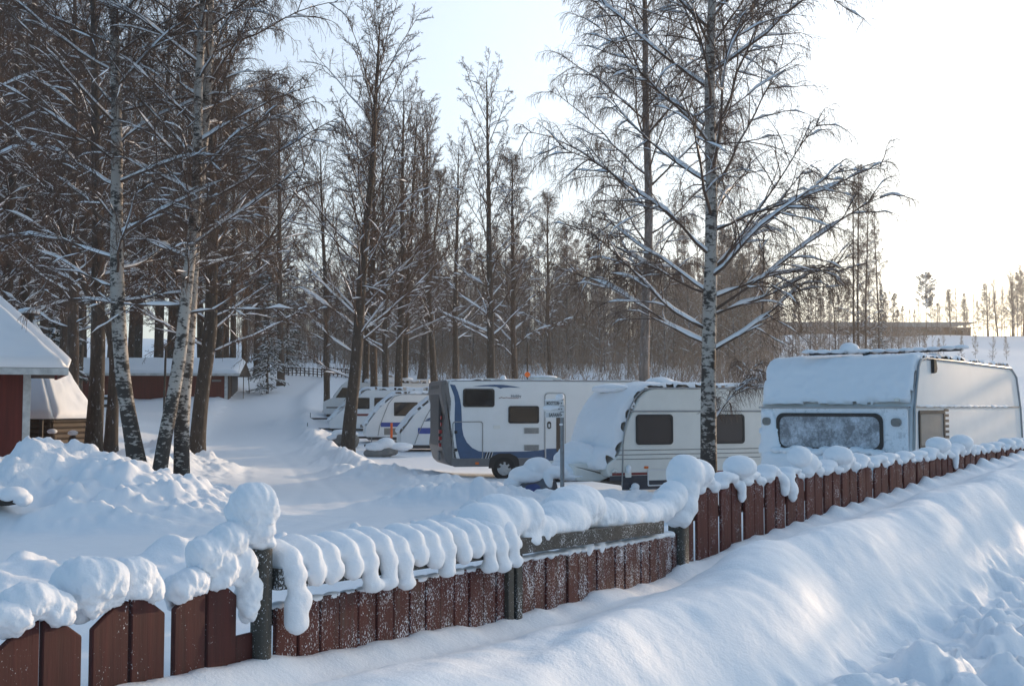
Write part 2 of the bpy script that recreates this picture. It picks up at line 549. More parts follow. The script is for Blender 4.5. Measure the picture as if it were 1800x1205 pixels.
is_bank = (ft > 0) & ~is_path & (fs < 16)
is_road = (seg_dist(cx, cy, ROAD) < 2.5) & (ft < -1) & (cy < 112)
hp = np.zeros_like(cx)
for hx, hy, rx, ry, hh in HEAPS[:7]:
    hp = np.maximum(hp, hh * np.exp(-(np.abs((cx - hx) / rx) ** 2.2 + np.abs((cy - hy) / ry) ** 2.2)))
is_heap = (hp > .22) & ~is_road & (ft < -2)
is_far = (cy > 112) & ~is_path & ~is_bank
region = np.zeros(len(cx), int)
region[is_far] = 5; region[is_heap] = 4; region[is_road] = 3; region[is_bank] = 2; region[is_path] = 1
for k, (nm, mt, lab) in enumerate((('ground', 'snow_ground', None), ('footpath', 'snow_ground', None), ('verge_bank', 'snow_ground', None),
                              ('road', 'snow_road', None), ('snow_heap', 'snow_rough', None), ('hill', 'snow_far', None))):
    F = GF[region == k]
    if len(F) == 0: continue
    used = np.unique(F); remap = np.zeros(len(GV), np.int64); remap[used] = np.arange(len(used))
    o = link(nm, np_mesh(nm, GV[used], remap[F], True, M[mt]))
    tag(o, kind='structure')

def gz(x, y):
    return float(height(np.array([x]), np.array([y]))[0])

# ------------------------------------------------------------------ lumps of settled snow (merged ellipsoids, smoothed)
def blob(name, ells, voxel=.014, smooth=6, bumps=.006, freq=16, seed=0, mat='snow_soft'):
    bm = bmesh.new()
    for e in ells:
        x, y, z, rx, ry, rz = e[:6]
        mtx = Matrix.Translation((x, y, z))
        if len(e) > 6: mtx = mtx @ Matrix.Rotation(e[6], 4, 'Z')
        mtx = mtx @ Matrix.Diagonal((rx, ry, rz, 1))
        bmesh.ops.create_icosphere(bm, subdivisions=3, radius=1, matrix=mtx)
    me = bpy.data.meshes.new(name); bm.to_mesh(me); bm.free()
    o = bpy.data.objects.new(name, me); COL.objects.link(o)
    r = o.modifiers.new('r', 'REMESH'); r.mode = 'VOXEL'; r.voxel_size = voxel; r.use_smooth_shade = True
    s = o.modifiers.new('s', 'SMOOTH'); s.iterations = smooth; s.factor = .5
    dg = bpy.context.evaluated_depsgraph_get()
    out = bpy.data.meshes.new_from_object(o.evaluated_get(dg))
    bpy.data.objects.remove(o); bpy.data.meshes.remove(me)
    out.name = name
    n = len(out.vertices)
    V = np.zeros(n * 3, np.float32); out.vertices.foreach_get('co', V); V = V.reshape(-1, 3)
    Nn = np.zeros(n * 3, np.float32); out.vertex_normals.foreach_get('vector', Nn); Nn = Nn.reshape(-1, 3)
    V64 = V.astype(np.float64)
    pa = V64[:, 0] * .81 + V64[:, 2] * .77 + seed * 1.7; pb = V64[:, 1] * .93 - V64[:, 2] * .59 + V64[:, 0] * .31
    d = bumps * (wob(V, freq, seed) * .5 + 1.5 * fbm(pa * freq * .55, pb * freq * .55, 4, .62) + .5 * lumps(pa * freq * .9, pb * freq * .9, .2, .7))
    # the underside of hanging snow is rougher
    d = d * (1 + .9 * np.clip(.3 - Nn[:, 2], 0, 1))
    V = V + Nn * d[:, None]
    out.vertices.foreach_set('co', V.astype(np.float32).ravel())
    out.polygons.foreach_set('use_smooth', np.ones(len(out.polygons), dtype=bool))
    out.materials.clear(); out.materials.append(M[mat])
    out.update()
    return out
# ------------------------------------------------------------------ fence
TOP_S = [(-8, 1.20), (-5.8, 1.29), (-5.0, 1.31), (-4.4, 1.345), (0.3, 1.40), (.6, 1.42), (4, 1.475), (7, 1.515), (14, 1.58)]
def top_z(s): return float(tab(s, TOP_S))

def prism(outline, p0, u, n, th):
    """outline [(a,z)] along u in the vertical plane through p0, thickness th along n"""
    m = len(outline)
    f = [(p0[0] + u[0] * a, p0[1] + u[1] * a, z) for a, z in outline]
    V = [(x - n[0] * th / 2, y - n[1] * th / 2, z) for x, y, z in f] + [(x + n[0] * th / 2, y + n[1] * th / 2, z) for x, y, z in f]
    F = [list(range(m))[::-1], [m + i for i in range(m)]] + [[i, (i + 1) % m, m + (i + 1) % m, m + i] for i in range(m)]
    bm = bmesh.new()
    vs_ = [bm.verts.new(v) for v in V]
    for f_ in F: bm.faces.new([vs_[i] for i in f_])
    bmesh.ops.recalc_face_normals(bm, faces=bm.faces)
    bmesh.ops.bevel(bm, geom=list(bm.edges), offset=.004, segments=1, affect='EDGES', profile=.5)
    me = bpy.data.meshes.new('board'); bm.to_mesh(me); bm.free()
    return me

rb = random.Random(5)
def shift(me, origin):
    me.transform(Matrix.Translation((-origin[0], -origin[1], -origin[2])))
    return me

def picket_pair(fence, s0, mat, pitch=.36, w=.152, og=(0, 0, 0)):
    """two boards that rise to a shared peak; s0 = start of the pair"""
    u, n = (D1, N1) if s0 < 0 else (D2, N2)
    tz = top_z(s0 + .15)
    dz = rb.uniform(-.012, .012)
    for k in (0, 1):
        a0 = s0 + k * (w + .012)
        j = rb.uniform(-.008, .008)
        bot = float(tab(a0, G_S)) - .25
        if k == 0: ol = [(0, bot), (w, bot), (w, tz + dz), (w * .55, tz + dz - .018), (0, tz + dz - .075)]
        else: ol = [(0, bot), (w, bot), (w, tz + dz - .075 + j), (w * .45, tz + dz - .012 + j), (0, tz + dz + j)]
        p = K + u * a0
        link('picket', shift(prism(ol, p + n * rb.uniform(-.004, .004), u, n, .024), og), M[mat], fence)

def bar(fence, name, s0, s1, t, z0, z1, h, w, mat, og=(0, 0, 0)):
    u, n = (D1, N1) if (s0 + s1) < 0 else (D2, N2)
    p0 = K + u * s0 + n * t
    L = s1 - s0
    return link(name, shift(prism([(0, z0), (L, z1), (L, z1 + h), (0, z0 + h)], p0, u, n, w), og), M[mat], fence)

def post_mesh(s, t, z0, z1, r, sides=14):
    p = fpt(s, t)
    bm = bmesh.new()
    bmesh.ops.create_cone(bm, cap_ends=True, segments=sides, radius1=r, radius2=r, depth=z1 - z0, matrix=Matrix.Translation((p[0], p[1], (z0 + z1) / 2)))
    me = bpy.data.meshes.new('post'); bm.to_mesh(me); bm.free()
    for q in me.polygons: q.use_smooth = True
    return me

def E_(s, t, z, rs, rt, rz):
    """ellipsoid laid along the fence"""
    p = fpt(s, t); d = D1 if s < 0 else D2
    return (p[0], p[1], z, rs, rt, rz, math.atan2(d[1], d[0]))

# --- picket fence nearest the camera
og = (*fpt(-5.2), .9)
fl = thing('picket_fence', 'dark red picket fence of wide paired boards near the thick round snow-topped post', 'fence', og)
PAIR_L = [-4.78 - .36 * k for k in range(0, 6)]
starts_l = []
for s0 in PAIR_L:
    picket_pair(fl, s0, 'red_board', og=og); starts_l.append(s0)
bar(fl, 'board', -4.462, -4.36, -.005, .62, .62, .485, .024, 'red_board', og)
bar(fl, 'rail', -7.0, -4.4, -.045, .80, .84, .075, .045, 'red_board', og)
link('post', shift(post_mesh(-4.33, .015, .5, top_z(-4.33) + .085, .042), og), M['grey_post'], fl)

def cap_on_pair(fence, s0, hgt, lean, og, vox, seed, w=.146, drip=None, big=None):
    tz = top_z(s0 + .15)
    e = []
    r_ = random.Random(seed)
    for k, f in ((0, .35), (0, .75), (1, .15), (1, .7)):
        s = s0 + k * (w + .012) + w * f
        zz = tz - (.045 if (k, f) in ((0, .35), (1, .7)) else .0)
        hh = hgt * r_.uniform(.7, 1.0) * (.85 if f in (.35, .7) else 1)
        e.append(E_(s + lean * hh, -.035 + r_.uniform(-.02, .01), zz + hh * .47, .088, .085 + hh * .2, hh * .55))
        e.append(E_(s, -.006, zz + .018, .075, .042, .032))
    if big:
        for ds, dt, dz, rs, rt, rz in big: e.append(E_(s0 + ds, dt, tz + dz, rs, rt, rz))
    if drip:
        for ds, dz, rr in drip: e.append(E_(s0 + ds, .035, tz + dz, rr, rr * .8, rr * 1.3))
    me = blob('snow_cap', e, vox, 6, .005 + .02 * vox, 22, seed)
    return link('snow_cap', shift(me, og), None, fence)

def at_fence(px, py, t):
    """point of the fence plane (offset t) seen at a photo pixel, and the metres one pixel spans there"""
    k = (px - 900) / 2000
    p0 = K + N1 * t
    s = (k * p0[1] - p0[0]) / (D1[0] - k * D1[1])
    p = p0 + D1 * s
    q = at(px, py, p[1])
    return q, p[1] / 2000
def px_cap(name, lst, seed, vox=.008, sm=5, bumps=.009, freq=34):
    e = []
    for px, py, rx, ry, t, rd in lst:
        q, m = at_fence(px, py, t)
        e.append((q[0], q[1], q[2], rx * m, rd, ry * m))
    return link('snow_cap', shift(blob(name, e, vox, sm, bumps, freq, seed), og), None, fl)
# caps of the near pickets: measured one by one, overhanging to the far side
px_cap('snow_cap', [(10, 1084, 48, 28, -.03, .08), (35, 1086, 24, 20, .0, .06), (20, 1094, 36, 12, .0, .045)], 1)
px_cap('snow_cap', [(52, 1056, 52, 34, -.05, .10), (95, 1066, 32, 26, -.01, .07), (92, 1082, 34, 12, .0, .045), (120, 1082, 10, 12, .0, .04)], 2)
px_cap('snow_cap', [(160, 1026, 66, 50, -.06, .13), (200, 1034, 24, 26, -.01, .08), (138, 1062, 24, 32, -.09, .07), (165, 1068, 20, 16, .0, .05)], 3)
px_cap('snow_cap', [(232, 1013, 46, 36, -.04, .10), (264, 1030, 25, 27, -.01, .07), (240, 1036, 28, 14, .01, .05)], 4)
px_cap('snow_cap', [(336, 1020, 32, 25, -.02, .09), (304, 1040, 15, 31, -.08, .06), (322, 1034, 24, 18, .0, .06)], 5)
px_cap('snow_cap', [(366, 978, 42, 40, -.04, .11), (396, 1000, 28, 30, -.005, .08), (400, 948, 36, 30, -.03, .10), (428, 1000, 26, 40, .005, .06), (436, 1040, 22, 36, .01, .05), (440, 1070, 21, 20, .01, .05),
                    (443, 893, 44, 46, -.02, .105), (450, 930, 34, 30, -.01, .08), (462, 948, 20, 14, .01, .05), (384, 1018, 26, 14, .005, .05)], 6)
for k in range(3, 6): cap_on_pair(fl, PAIR_L[k], .07, -.2, og, .014, 40 + k)

# --- low board fence with a hand rail in the middle
og = (*fpt(-2.3), .9)
fm = thing('board_fence', 'low frosted close-boarded red fence under a snow-laden grey handrail', 'fence', og)
MT = lambda s: float(tab(s, [(-4.25, 1.19), (-2.5, 1.155), (-.6, 1.095), (0, 1.085)]))
s = -4.235; k = 0
while s < -.13:
    wv = .133 + rb.uniform(-.006, .004)
    if not (-2.46 < s + .06 < -2.30):
        bot = float(tab(s, G_S)) - .2
        z = MT(s) + rb.uniform(-.006, .006)
        link('fence_board', shift(prism([(0, bot), (wv - .009, bot), (wv - .009, z), (0, z)], K + D1 * s + N1 * rb.uniform(-.006, .006), D1, N1, .022), og), M['red_frost'], fm)
    s += wv
RZ = lambda s: float(tab(s, [(-4.3, 1.265), (-2.4, 1.205), (-.5, 1.130)]))
bar(fm, 'handrail', -4.29, -.42, .02, RZ(-4.29), RZ(-.42), .085, .10, 'grey_wood', og)
bar(fm, 'handrail', -4.28, -.9, -.06, RZ(-4.28) - .16, RZ(-.9) - .16, .07, .04, 'grey_wood', og)
bar(fm, 'post', -2.455, -2.395, .005, .55, .55, RZ(-2.4) - .552, .07, 'grey_post', og)
bar(fm, 'post', -2.375, -2.315, .012, .55, .55, RZ(-2.34) - .552, .07, 'grey_post', og)
link('post', shift(post_mesh(.0, .0, .4, 1.40, .075, 4), og), M['grey_post'], fm)
# snow on the hand rail: rolls that curl over the front, then two big mounds
e = []
r_ = random.Random(3)
n_roll = 15
for k in range(n_roll):
    s = -4.22 + k * (1.72 / (n_roll - 1))
    z = RZ(s) + .085
    z += r_.uniform(-.012, .014); s += r_.uniform(-.012, .012)
    e.append(E_(s, -.10, z + .02, .066, .10, .05))
    e.append(E_(s, -.03, z + .055, .07, .10, .065))
    e.append(E_(s + .004, .05, z + .03, .062, .06, .065))
    e.append(E_(s + .012, .088, z - .03, .056, .042, .058))
    hang = r_.choice((1, 1, 1, 0))
    if k == 0:
        hang = 2
        for q_ in (.14, .18, .215): e.append(E_(s + .02, .085, z - q_, .058, .042, .05))
    if hang:
        e.append(E_(s + .016, .092, z - .085, .046, .034, .045))
        e.append(E_(s + .022 + r_.uniform(-.02, .02), .09, z - .125, r_.uniform(.045, .062), .045, .036 + .02 * (hang == 2)))
for k in range(n_roll):
    s = -4.22 + k * (1.72 / (n_roll - 1)); e.append(E_(s + .07, -.06, RZ(s) + .075, .07, .07, .03))
roll = e
e = []
for s, t, zz, rs, rt, rz in ((-2.52, -.07, .10, .16, .17, .125), (-2.34, -.06, .13, .17, .17, .135), (-2.18, -.03, .125, .13, .15, .13), (-2.05, -.0, .06, .14, .11, .09),
                             (-1.85, -.02, .05, .20, .10, .075), (-1.62, -.07, .085, .26, .16, .12), (-1.38, -.10, .15, .26, .17, .155), (-1.1, -.06, .09, .26, .14, .115),
                             (-.82, -.04, .075, .28, .13, .10), (-.55, -.02, .075, .26, .12, .095), (-.32, -.01, .085, .2, .115, .095), (-.15, .0, .13, .15, .115, .10), (-.06, .0, .18, .12, .11, .10),
                             (-2.42, .06, .0, .09, .05, .04), (-2.2, .06, .01, .09, .05, .04)):
    e.append(E_(s, t - .02, RZ(s) + zz + .05, rs, rt, rz))
link('rail_snow', shift(blob('rail_snow', roll, .011, 5, .004, 20, 21), og), None, fm)
link('rail_snow', shift(blob('rail_snow', e, .013, 10, .009, 13, 22), og), None, fm)
# ribbons of snow lying on the board tops
e = []
for k in range(26):
    s = -2.28 + k * .085
    z = MT(s); hh = .014 + .010 * r_.random() + (.05 if k in (10, 12) else 0)
    e.append(E_(s, -.02, z + hh * .3, .06, .05, hh))
for k in range(16):
    s = -4.2 + k * .11
    e.append(E_(s, -.01, MT(s), .065, .028, .014))
link('board_snow', shift(blob('board_snow', e, .011, 3, .004, 25, 31), og), None, fm)

# --- picket fence running away to the right
og = (*fpt(5.0), 1.2)
fr = thing('picket_fence', 'long snow-capped red picket fence running from the corner post up past the frosted caravan', 'fence', og)
bar(fr, 'rail', .1, 10.8, -.05, 1.15, 1.36, .08, .05, 'red_back', og)
link('fence_board', shift(prism([(0, .6), (.11, .6), (.11, 1.25), (0, 1.27)], K + D2 * .08, D2, N2, .022), og), M['red_back'], fr)
pairs = [.235 + .36 * k for k in range(30)]
hts = [.17, .13, .12, .17, .10, .22, .13, .22, .17, .12, .13, .12, .11, .15, .10, .17, .15, .11, .10, .11, .16, .17, .14, .12, .10, .12, .14, .15, .12, .1]
for i, s0 in enumerate(pairs):
    picket_pair(fr, s0, 'red_back', og=og, w=.15)
    drip = None
    if i in (1, 3): drip = [(.27, -.06, .05), (.275, -.12, .045)]
    if i == 4: drip = [(.02, -.09, .05), (.05, -.13, .06), (.06, -.18, .045)]
    if i == 15: drip = [(-.02, -.05, .05), (-.03, -.1, .05), (-.03, -.14, .04)]
    big = None
    h_ = hts[i] * .62
    if i == 0: big = [(-.10, -.02, .10, .15, .15, .15), (-.16, .0, -.02, .12, .12, .14), (-.2, .02, -.12, .11, .11, .11), (.04, -.02, .10, .13, .14, .11), (-.26, .0, -.2, .1, .11, .08)]
    if i in (2, 7, 14, 16): big = [(.0, -.03, .10, .13, .14, .09)]
    if i == 5: big = [(-.02, -.04, .13, .10, .11, .09), (.08, -.04, .07, .12, .13, .1)]
    cap_on_pair(fr, s0, h_, -.1, og, .013 if i < 8 else .018, 100 + i, w=.15, drip=drip, big=big)
    # thin snow bridge to the next pair
# ------------------------------------------------------------------ trees
def tubes(P, Rr, k, Rv=None):
    """P (n,m,3) polylines, Rr (n,m) radii -> verts, quads. Rv: vertical radii (flattened / domed tubes)"""
    n, m, _ = P.shape
    T = np.gradient(P, axis=1)
    T /= np.linalg.norm(T, axis=2, keepdims=True) + 1e-9
    ref = np.tile(np.array((0, 0, 1.0)), (n, 1))
    vert = np.abs(T[:, :, 2].mean(1)) > .92
    ref[vert] = (1.0, 0, 0)
    U = np.cross(T, ref[:, None, :]); U /= np.linalg.norm(U, axis=2, keepdims=True) + 1e-9
    W = np.cross(U, T)
    a = np.arange(k) / k * 2 * np.pi
    if Rv is None: Rv = Rr
    V = P[:, :, None, :] + U[:, :, None, :] * (np.cos(a)[None, None, :, None] * Rr[:, :, None, None]) + W[:, :, None, :] * (np.sin(a)[None, None, :, None] * Rv[:, :, None, None])
    base = (np.arange(n)[:, None, None] * m + np.arange(m - 1)[None, :, None]) * k
    j = np.arange(k)[None, None, :]; j2 = (j + 1) % k
    F = np.stack([base + j, base + j2, base + k + j2, base + k + j], -1).reshape(-1, 4)
    return V.reshape(-1, 3), F

def join(parts):
    Vs, Fs, o = [], [], 0
    for V, F in parts:
        Vs.append(V); Fs.append(F + o); o += len(V)
    return np.concatenate(Vs), np.concatenate(Fs)

def sample(P, u):
    n, m, _ = P.shape
    x = np.clip(u, 0, .9999) * (m - 1); i = x.astype(int); f = (x - i)[..., None]
    r = np.arange(n)[:, None]
    a = P[r, i]; b = P[r, i + 1]
    T = b - a
    return a * (1 - f) + b * f, T / (np.linalg.norm(T, axis=-1, keepdims=True) + 1e-9)

def grow(start, d, L, m, rng, wig=.12, grav=0.0, up=0.0, late=0.0):
    """march polylines; grav pulls down, up lifts, late = extra droop towards the tip"""
    n = len(start)
    P = np.zeros((n, m, 3)); P[:, 0] = start
    d = d / (np.linalg.norm(d, axis=1, keepdims=True) + 1e-9)
    st = (L / (m - 1))[:, None]
    for i in range(1, m):
        f = i / (m - 1)
        d = d + rng.normal(size=(n, 3)) * wig
        d[:, 2] += up * (1 - f) - grav - late * f * f
        d /= np.linalg.norm(d, axis=1, keepdims=True) + 1e-9
        P[:, i] = P[:, i - 1] + d * st
    return P

def offshoots(P, L, cnt, u0, u1, rng, lf, ang, asd, m, flat=.6, **kw):
    n = len(P)
    u = (np.arange(cnt)[None, :] + rng.random((n, cnt))) / cnt * (u1 - u0) + u0
    S, T = sample(P, u)
    side = np.cross(T, (0, 0, 1.0)); side /= np.linalg.norm(side, axis=-1, keepdims=True) + 1e-9
    upv = np.cross(side, T)
    sgn = np.where((np.arange(cnt)[None, :] + rng.integers(0, 2, (n, 1))) % 2 == 0, 1, -1)
    phi = rng.normal(size=(n, cnt)) * (1.6 * (1 - flat) + .25)
    lat = side * (sgn * np.cos(phi))[..., None] + upv * np.sin(phi)[..., None]
    an = ang + rng.normal(size=(n, cnt)) * asd
    d = T * np.cos(an)[..., None] + lat * np.sin(an)[..., None]
    Lc = lf * L[:, None] * (1.05 - .72 * u) * rng.uniform(.55, 1.25, (n, cnt))
    S = S.reshape(-1, 3); d = d.reshape(-1, 3); Lc = Lc.ravel()
    return grow(S, d, Lc, m, rng, **kw), Lc, u

def taper(n, m, r0, r1, p=1.0):
    f = np.linspace(0, 1, m)[None, :] ** p
    r0 = np.broadcast_to(np.asarray(r0, float).reshape(-1, 1), (n, 1))
    return r0 * (1 - f) + r1 * f

def snow_on(P, Rr, rng, th, keep=.75, wmin=.02):
    """a ridge of snow on the upper side of flattish branches"""
    T = np.gradient(P, axis=1); T /= np.linalg.norm(T, axis=2, keepdims=True) + 1e-9
    flat = np.sqrt(np.clip(1 - T[:, :, 2] ** 2, 0, 1))
    cov = np.clip((flat - .55) / .25, 0, 1)
    nz = rng.random(P.shape[:2])
    cov = cov * (nz < keep) * rng.uniform(.6, 1.15, P.shape[:2])
    cov[:, -1] = 0
    h = th * cov
    wd = np.maximum(Rr * 1.02, wmin) * (cov > .05) * rng.uniform(.85, 1.1, P.shape[:2])
    Q = P.copy(); Q[:, :, 2] += Rr * .75 + h * .35
    return tubes(Q, wd, 5, np.maximum(h * .75, 0))

def make_tree(name, seed, path, r0, limb_h=(.2, .98), nlimb=40, limb_len=3.5, shape=None, elev=(.35, .95), kind='birch', dens=(10, 8, 4), rt=.0035,
              mats=('birch', 'twig_near'), snow=.045, rtip=.02, extra=(), trunk_sides=12, droop=1.0):
    """path: trunk points from base upwards (local); returns child meshes"""
    rng = np.random.default_rng(seed)
    path = np.asarray(path, float)
    # resample the trunk
    seg = np.r_[0, np.cumsum(np.linalg.norm(np.diff(path, axis=0), axis=1))]
    Lt = seg[-1]; m = 46
    q = np.linspace(0, Lt, m)
    tr = np.stack([np.interp(q, seg, path[:, i]) for i in range(3)], 1)
    for _ in range(3): tr[1:-1] = (tr[:-2] + 2 * tr[1:-1] + tr[2:]) / 4
    tr += np.stack([wob(q[:, None] * np.array([[1, 0, 0]]), 1.3, seed) * .02, wob(q[:, None] * np.array([[1, 0, 0]]), 1.3, seed + 5) * .02, q * 0], 1) * min(1, r0 * 6)
    f = q / Lt
    rr = r0 * (1 - f) ** .85 + rtip * f + r0 * .35 * np.exp(-q / .35)
    rr *= 1 + .05 * wob(q[:, None] * np.array([[1, 0, 0]]), 4, seed + 9)
    parts_trunk = [tubes(tr[None], rr[None], trunk_sides)]
    # limbs
    n = nlimb
    u = np.sort(limb_h[0] + (limb_h[1] - limb_h[0]) * ((np.arange(n) + rng.random(n)) / n) ** (.9 if kind == 'birch' else 1.25))
    S, T = sample(tr[None], u[None]); S = S[0]
    az = np.arange(n) * 2.39996 + rng.normal(size=n) * .5
    v = (u - limb_h[0]) / (limb_h[1] - limb_h[0])
    el = elev[0] + (elev[1] - elev[0]) * v + rng.normal(size=n) * .12
    shp = shape if shape else ((lambda t: np.minimum(1, .7 + 1.0 * t) * np.maximum(1.0 - t, .0) ** .5 + .08) if kind == 'birch' else (lambda t: np.minimum(1, .75 + .9 * t) * np.maximum(1.0 - t * .62, .0) ** .8))
    Ll = limb_len * shp(v) * rng.uniform(.72, 1.15, n)
    d = np.stack([np.cos(el) * np.cos(az), np.cos(el) * np.sin(az), np.sin(el)], 1)
    if len(extra):
        ex = np.asarray(extra, float)                     # height along the trunk (m), azimuth, elevation, length
        S2, _ = sample(tr[None], (ex[:, 0] / Lt)[None]); S = np.r_[S, S2[0]]
        d = np.r_[d, np.stack([np.cos(ex[:, 2]) * np.cos(ex[:, 1]), np.cos(ex[:, 2]) * np.sin(ex[:, 1]), np.sin(ex[:, 2])], 1)]
        Ll = np.r_[Ll, ex[:, 3]]; u = np.r_[u, ex[:, 0] / Lt]; n = len(S)
    if kind == 'birch':
        LP = grow(S, d, Ll, 10, rng, wig=.085, up=.06, late=.10 * droop)
    else:
        LP = grow(S, d, Ll, 10, rng, wig=.08, up=.10, late=.0)
    rl = np.minimum(np.interp(u, f, rr) * .42, .0062 * Ll + .008)
    LR = taper(n, 10, rl, rt * 1.6, .8)
    limb = tubes(LP, LR, 6)
    c1, c2, c3 = dens
    if kind == 'birch':
        SP, SL, su = offshoots(LP, Ll, c1, .16, .98, rng, .46, .70, .25, 7, flat=.4, wig=.12, grav=.015, late=.20 * droop)
        TP, TL, tu = offshoots(SP, SL, c2, .12, 1.0, rng, .56, .70, .25, 5, flat=.3, wig=.13, grav=.09 * droop)
    else:
        SP, SL, su = offshoots(LP, Ll, c1, .14, .98, rng, .42, .75, .2, 7, flat=.45, wig=.12, up=.05)
        TP, TL, tu = offshoots(SP, SL, c2, .12, 1.0, rng, .48, .70, .25, 5, flat=.3, wig=.14, up=.04)
    SR = taper(len(SP), 7, np.repeat(rl, c1) * .42, rt * 1.15); SR = np.maximum(SR, rt)
    TR = np.full((len(TP), 5), rt)
    TR[:, -1] = rt * .6
    par = [limb, tubes(SP, SR, 4), tubes(TP, TR, 3)]
    if c3:
        if kind == 'birch':
            WP, WL, _ = offshoots(TP, np.clip(TL, .42, .8), c3, .1, 1.0, rng, .95, .7, .3, 5, flat=.2, wig=.10, grav=.42 * droop)
        else:
            WP, WL, _ = offshoots(TP, np.maximum(TL, .2), c3, .1, 1.0, rng, .6, .7, .3, 4, flat=.2, wig=.15, up=.05)
        WR = np.full(WP.shape[:2], rt * .72)
        par.append(tubes(WP, WR, 3))
    out = {'trunk': np_mesh('trunk', *parts_trunk[0], True, M[mats[0]])}
    V, F = join(par)
    out['crown'] = np_mesh('crown', V, F, True, M[mats[1]])
    if snow:
        sn = [snow_on(LP[:, :8], LR[:, :8], rng, snow, .72, .012), snow_on(SP[:, :6], SR[:, :6], rng, snow * .5, .42, .007)]
        V, F = join(sn)
        out['branch_snow'] = np_mesh('branch_snow', V, F, True, M['snow_branch'])
    return out

def plant(name, meshes, label, loc, cat='tree', rotz=0.0, scale=(1, 1, 1), group=None):
    t = thing(name, label, cat, loc, rotz, group)
    t.scale = scale
    for k, me in meshes.items():
        link(k, me, None, t)
    return t

def px_path(pts, Y):
    P = np.array([at(a, b, Y) for a, b in pts])
    base = P[0].copy(); base[2] = gz(base[0], base[1]) - .1
    P[0] = base
    return P - base, base

TT = {}
# --- the near birches, each with its own stem line
P, b = px_path([(1244, 830), (1245, 650), (1247, 560), (1250, 430), (1249, 300), (1247, 180), (1250, 60), (1254, -60), (1258, -240), (1262, -520)], 20)
ex = [(3.05, .30, .42, 3.6), (3.2, 2.85, .5, 3.3), (3.45, 3.35, .33, 3.4), (3.75, .05, .55, 3.8), (4.1, 3.0, .55, 3.0), (4.4, -.2, .75, 3.4), (1.75, .6, .7, 1.6), (4.0, .35, .30, 3.2)]
plant('birch_tree', make_tree('birch', 11, P, .15, (.245, .985), 52, 4.2, elev=(.36, 1.08), dens=(15, 10, 4), rt=.0032, extra=ex, snow=.07),
      'tall birch with white stem standing between fence and cream caravan, wide snowy lower limbs', b)
P, b = px_path([(1133, 800), (1132, 650), (1136, 520), (1140, 400), (1137, 250), (1134, 100), (1132, -40), (1130, -300)], 33)
plant('birch_tree', make_tree('birch', 12, P, .17, (.25, .98), 40, 5.0, elev=(.6, 1.15), dens=(12, 9, 4), rt=.0045, snow=.05, droop=1.25, mats=('bark_pale', 'twig_near')),
      'slender weeping birch rising behind the cream caravan roof', b)
P, b = px_path([(246, 850), (232, 760), (218, 690), (210, 600), (205, 500), (204, 380), (207, 250), (203, 120), (200, 0), (195, -200), (190, -420)], 26)
plant('birch_tree', make_tree('birch', 13, P, .195, (.22, .98), 50, 4.4, elev=(.25, 1.0), dens=(12, 9, 4), rt=.0046, snow=.07),
      'curved white birch whose foot bends right above the snow heap', b)
P, b = px_path([(277, 840), (292, 760), (305, 690), (318, 600), (328, 520), (338, 430), (345, 340), (348, 250), (350, 150), (356, 30), (360, -100), (365, -400)], 26)
plant('birch_tree', make_tree('birch', 14, P, .17, (.22, .98), 46, 4.2, elev=(.2, 1.0), dens=(12, 9, 4), rt=.0046, snow=.075),
      'white birch leaning right, crossing the straighter stem beside it', b)
P, b = px_path([(320, 845), (318, 740), (324, 650), (333, 560), (341, 450), (353, 330), (362, 200), (366, 100), (368, 0), (372, -160), (380, -420)], 26.6)
plant('birch_tree', make_tree('birch', 15, P, .19, (.28, .98), 40, 3.9, elev=(.25, 1.0), dens=(10, 8, 3), rt=.0048, snow=.07),
      'birch with dark cracked lower bark behind the leaning white stem', b)
P, b = px_path([(346, 800), (352, 720), (362, 640), (371, 580), (373, 450), (371, 300), (368, 100), (365, -100)], 36)
plant('alder_tree', make_tree('alder', 16, P, .26, (.2, .98), 34, 5.0, elev=(.35, 1.1), kind='alder', dens=(10, 8, 4), rt=.006, mats=('bark', 'twig'), snow=.075, extra=[(4.6, .2, .9, 7.5), (4.2, 2.9, .8, 5)]),
      'dark alder trunk just right of the twin birches beside the road', b)
P, b = px_path([(163, 800), (168, 700), (172, 600), (172, 480), (170, 300), (165, 100), (160, -200)], 34)
plant('alder_tree', make_tree('alder', 17, P, .25, (.3, .98), 34, 4.6, elev=(.3, 1.1), kind='alder', dens=(10, 8, 3), rt=.006, mats=('bark', 'twig'), snow=.075),
      'thick dark trunk standing against the log kota', b)
P, b = px_path([(194, 800), (200, 700), (203, 640), (196, 585), (180, 550), (160, 525), (120, 450), (90, 330)], 33)
plant('alder_tree', make_tree('alder', 18, P, .20, (.5, .98), 18, 3.0, elev=(.4, 1.1), kind='alder', dens=(8, 7, 3), rt=.006, mats=('bark', 'twig'), snow=.07),
      'crooked dark trunk that kinks left at mid height beside the curved birch', b)
P, b = px_path([(611, 775), (617, 720), (624, 650), (630, 580), (634, 520), (640, 440), (648, 360), (655, 280), (660, 180), (668, 40)], 45)
plant('alder_tree', make_tree('alder', 19, P, .27, (.27, .98), 42, 6.2, elev=(.6, 1.25), kind='alder', dens=(11, 8, 4), rt=.0058, mats=('bark', 'twig'), snow=.10,
      extra=[(4.4, .25, .65, 5.5), (4.0, 3.0, .35, 3.4), (4.9, .1, .5, 6.0), (3.0, 3.3, .2, 2.6), (5.6, 2.7, .6, 4.5)]),
      'large bare alder beside the red-striped caravan with heavy snow on forked limbs', b)

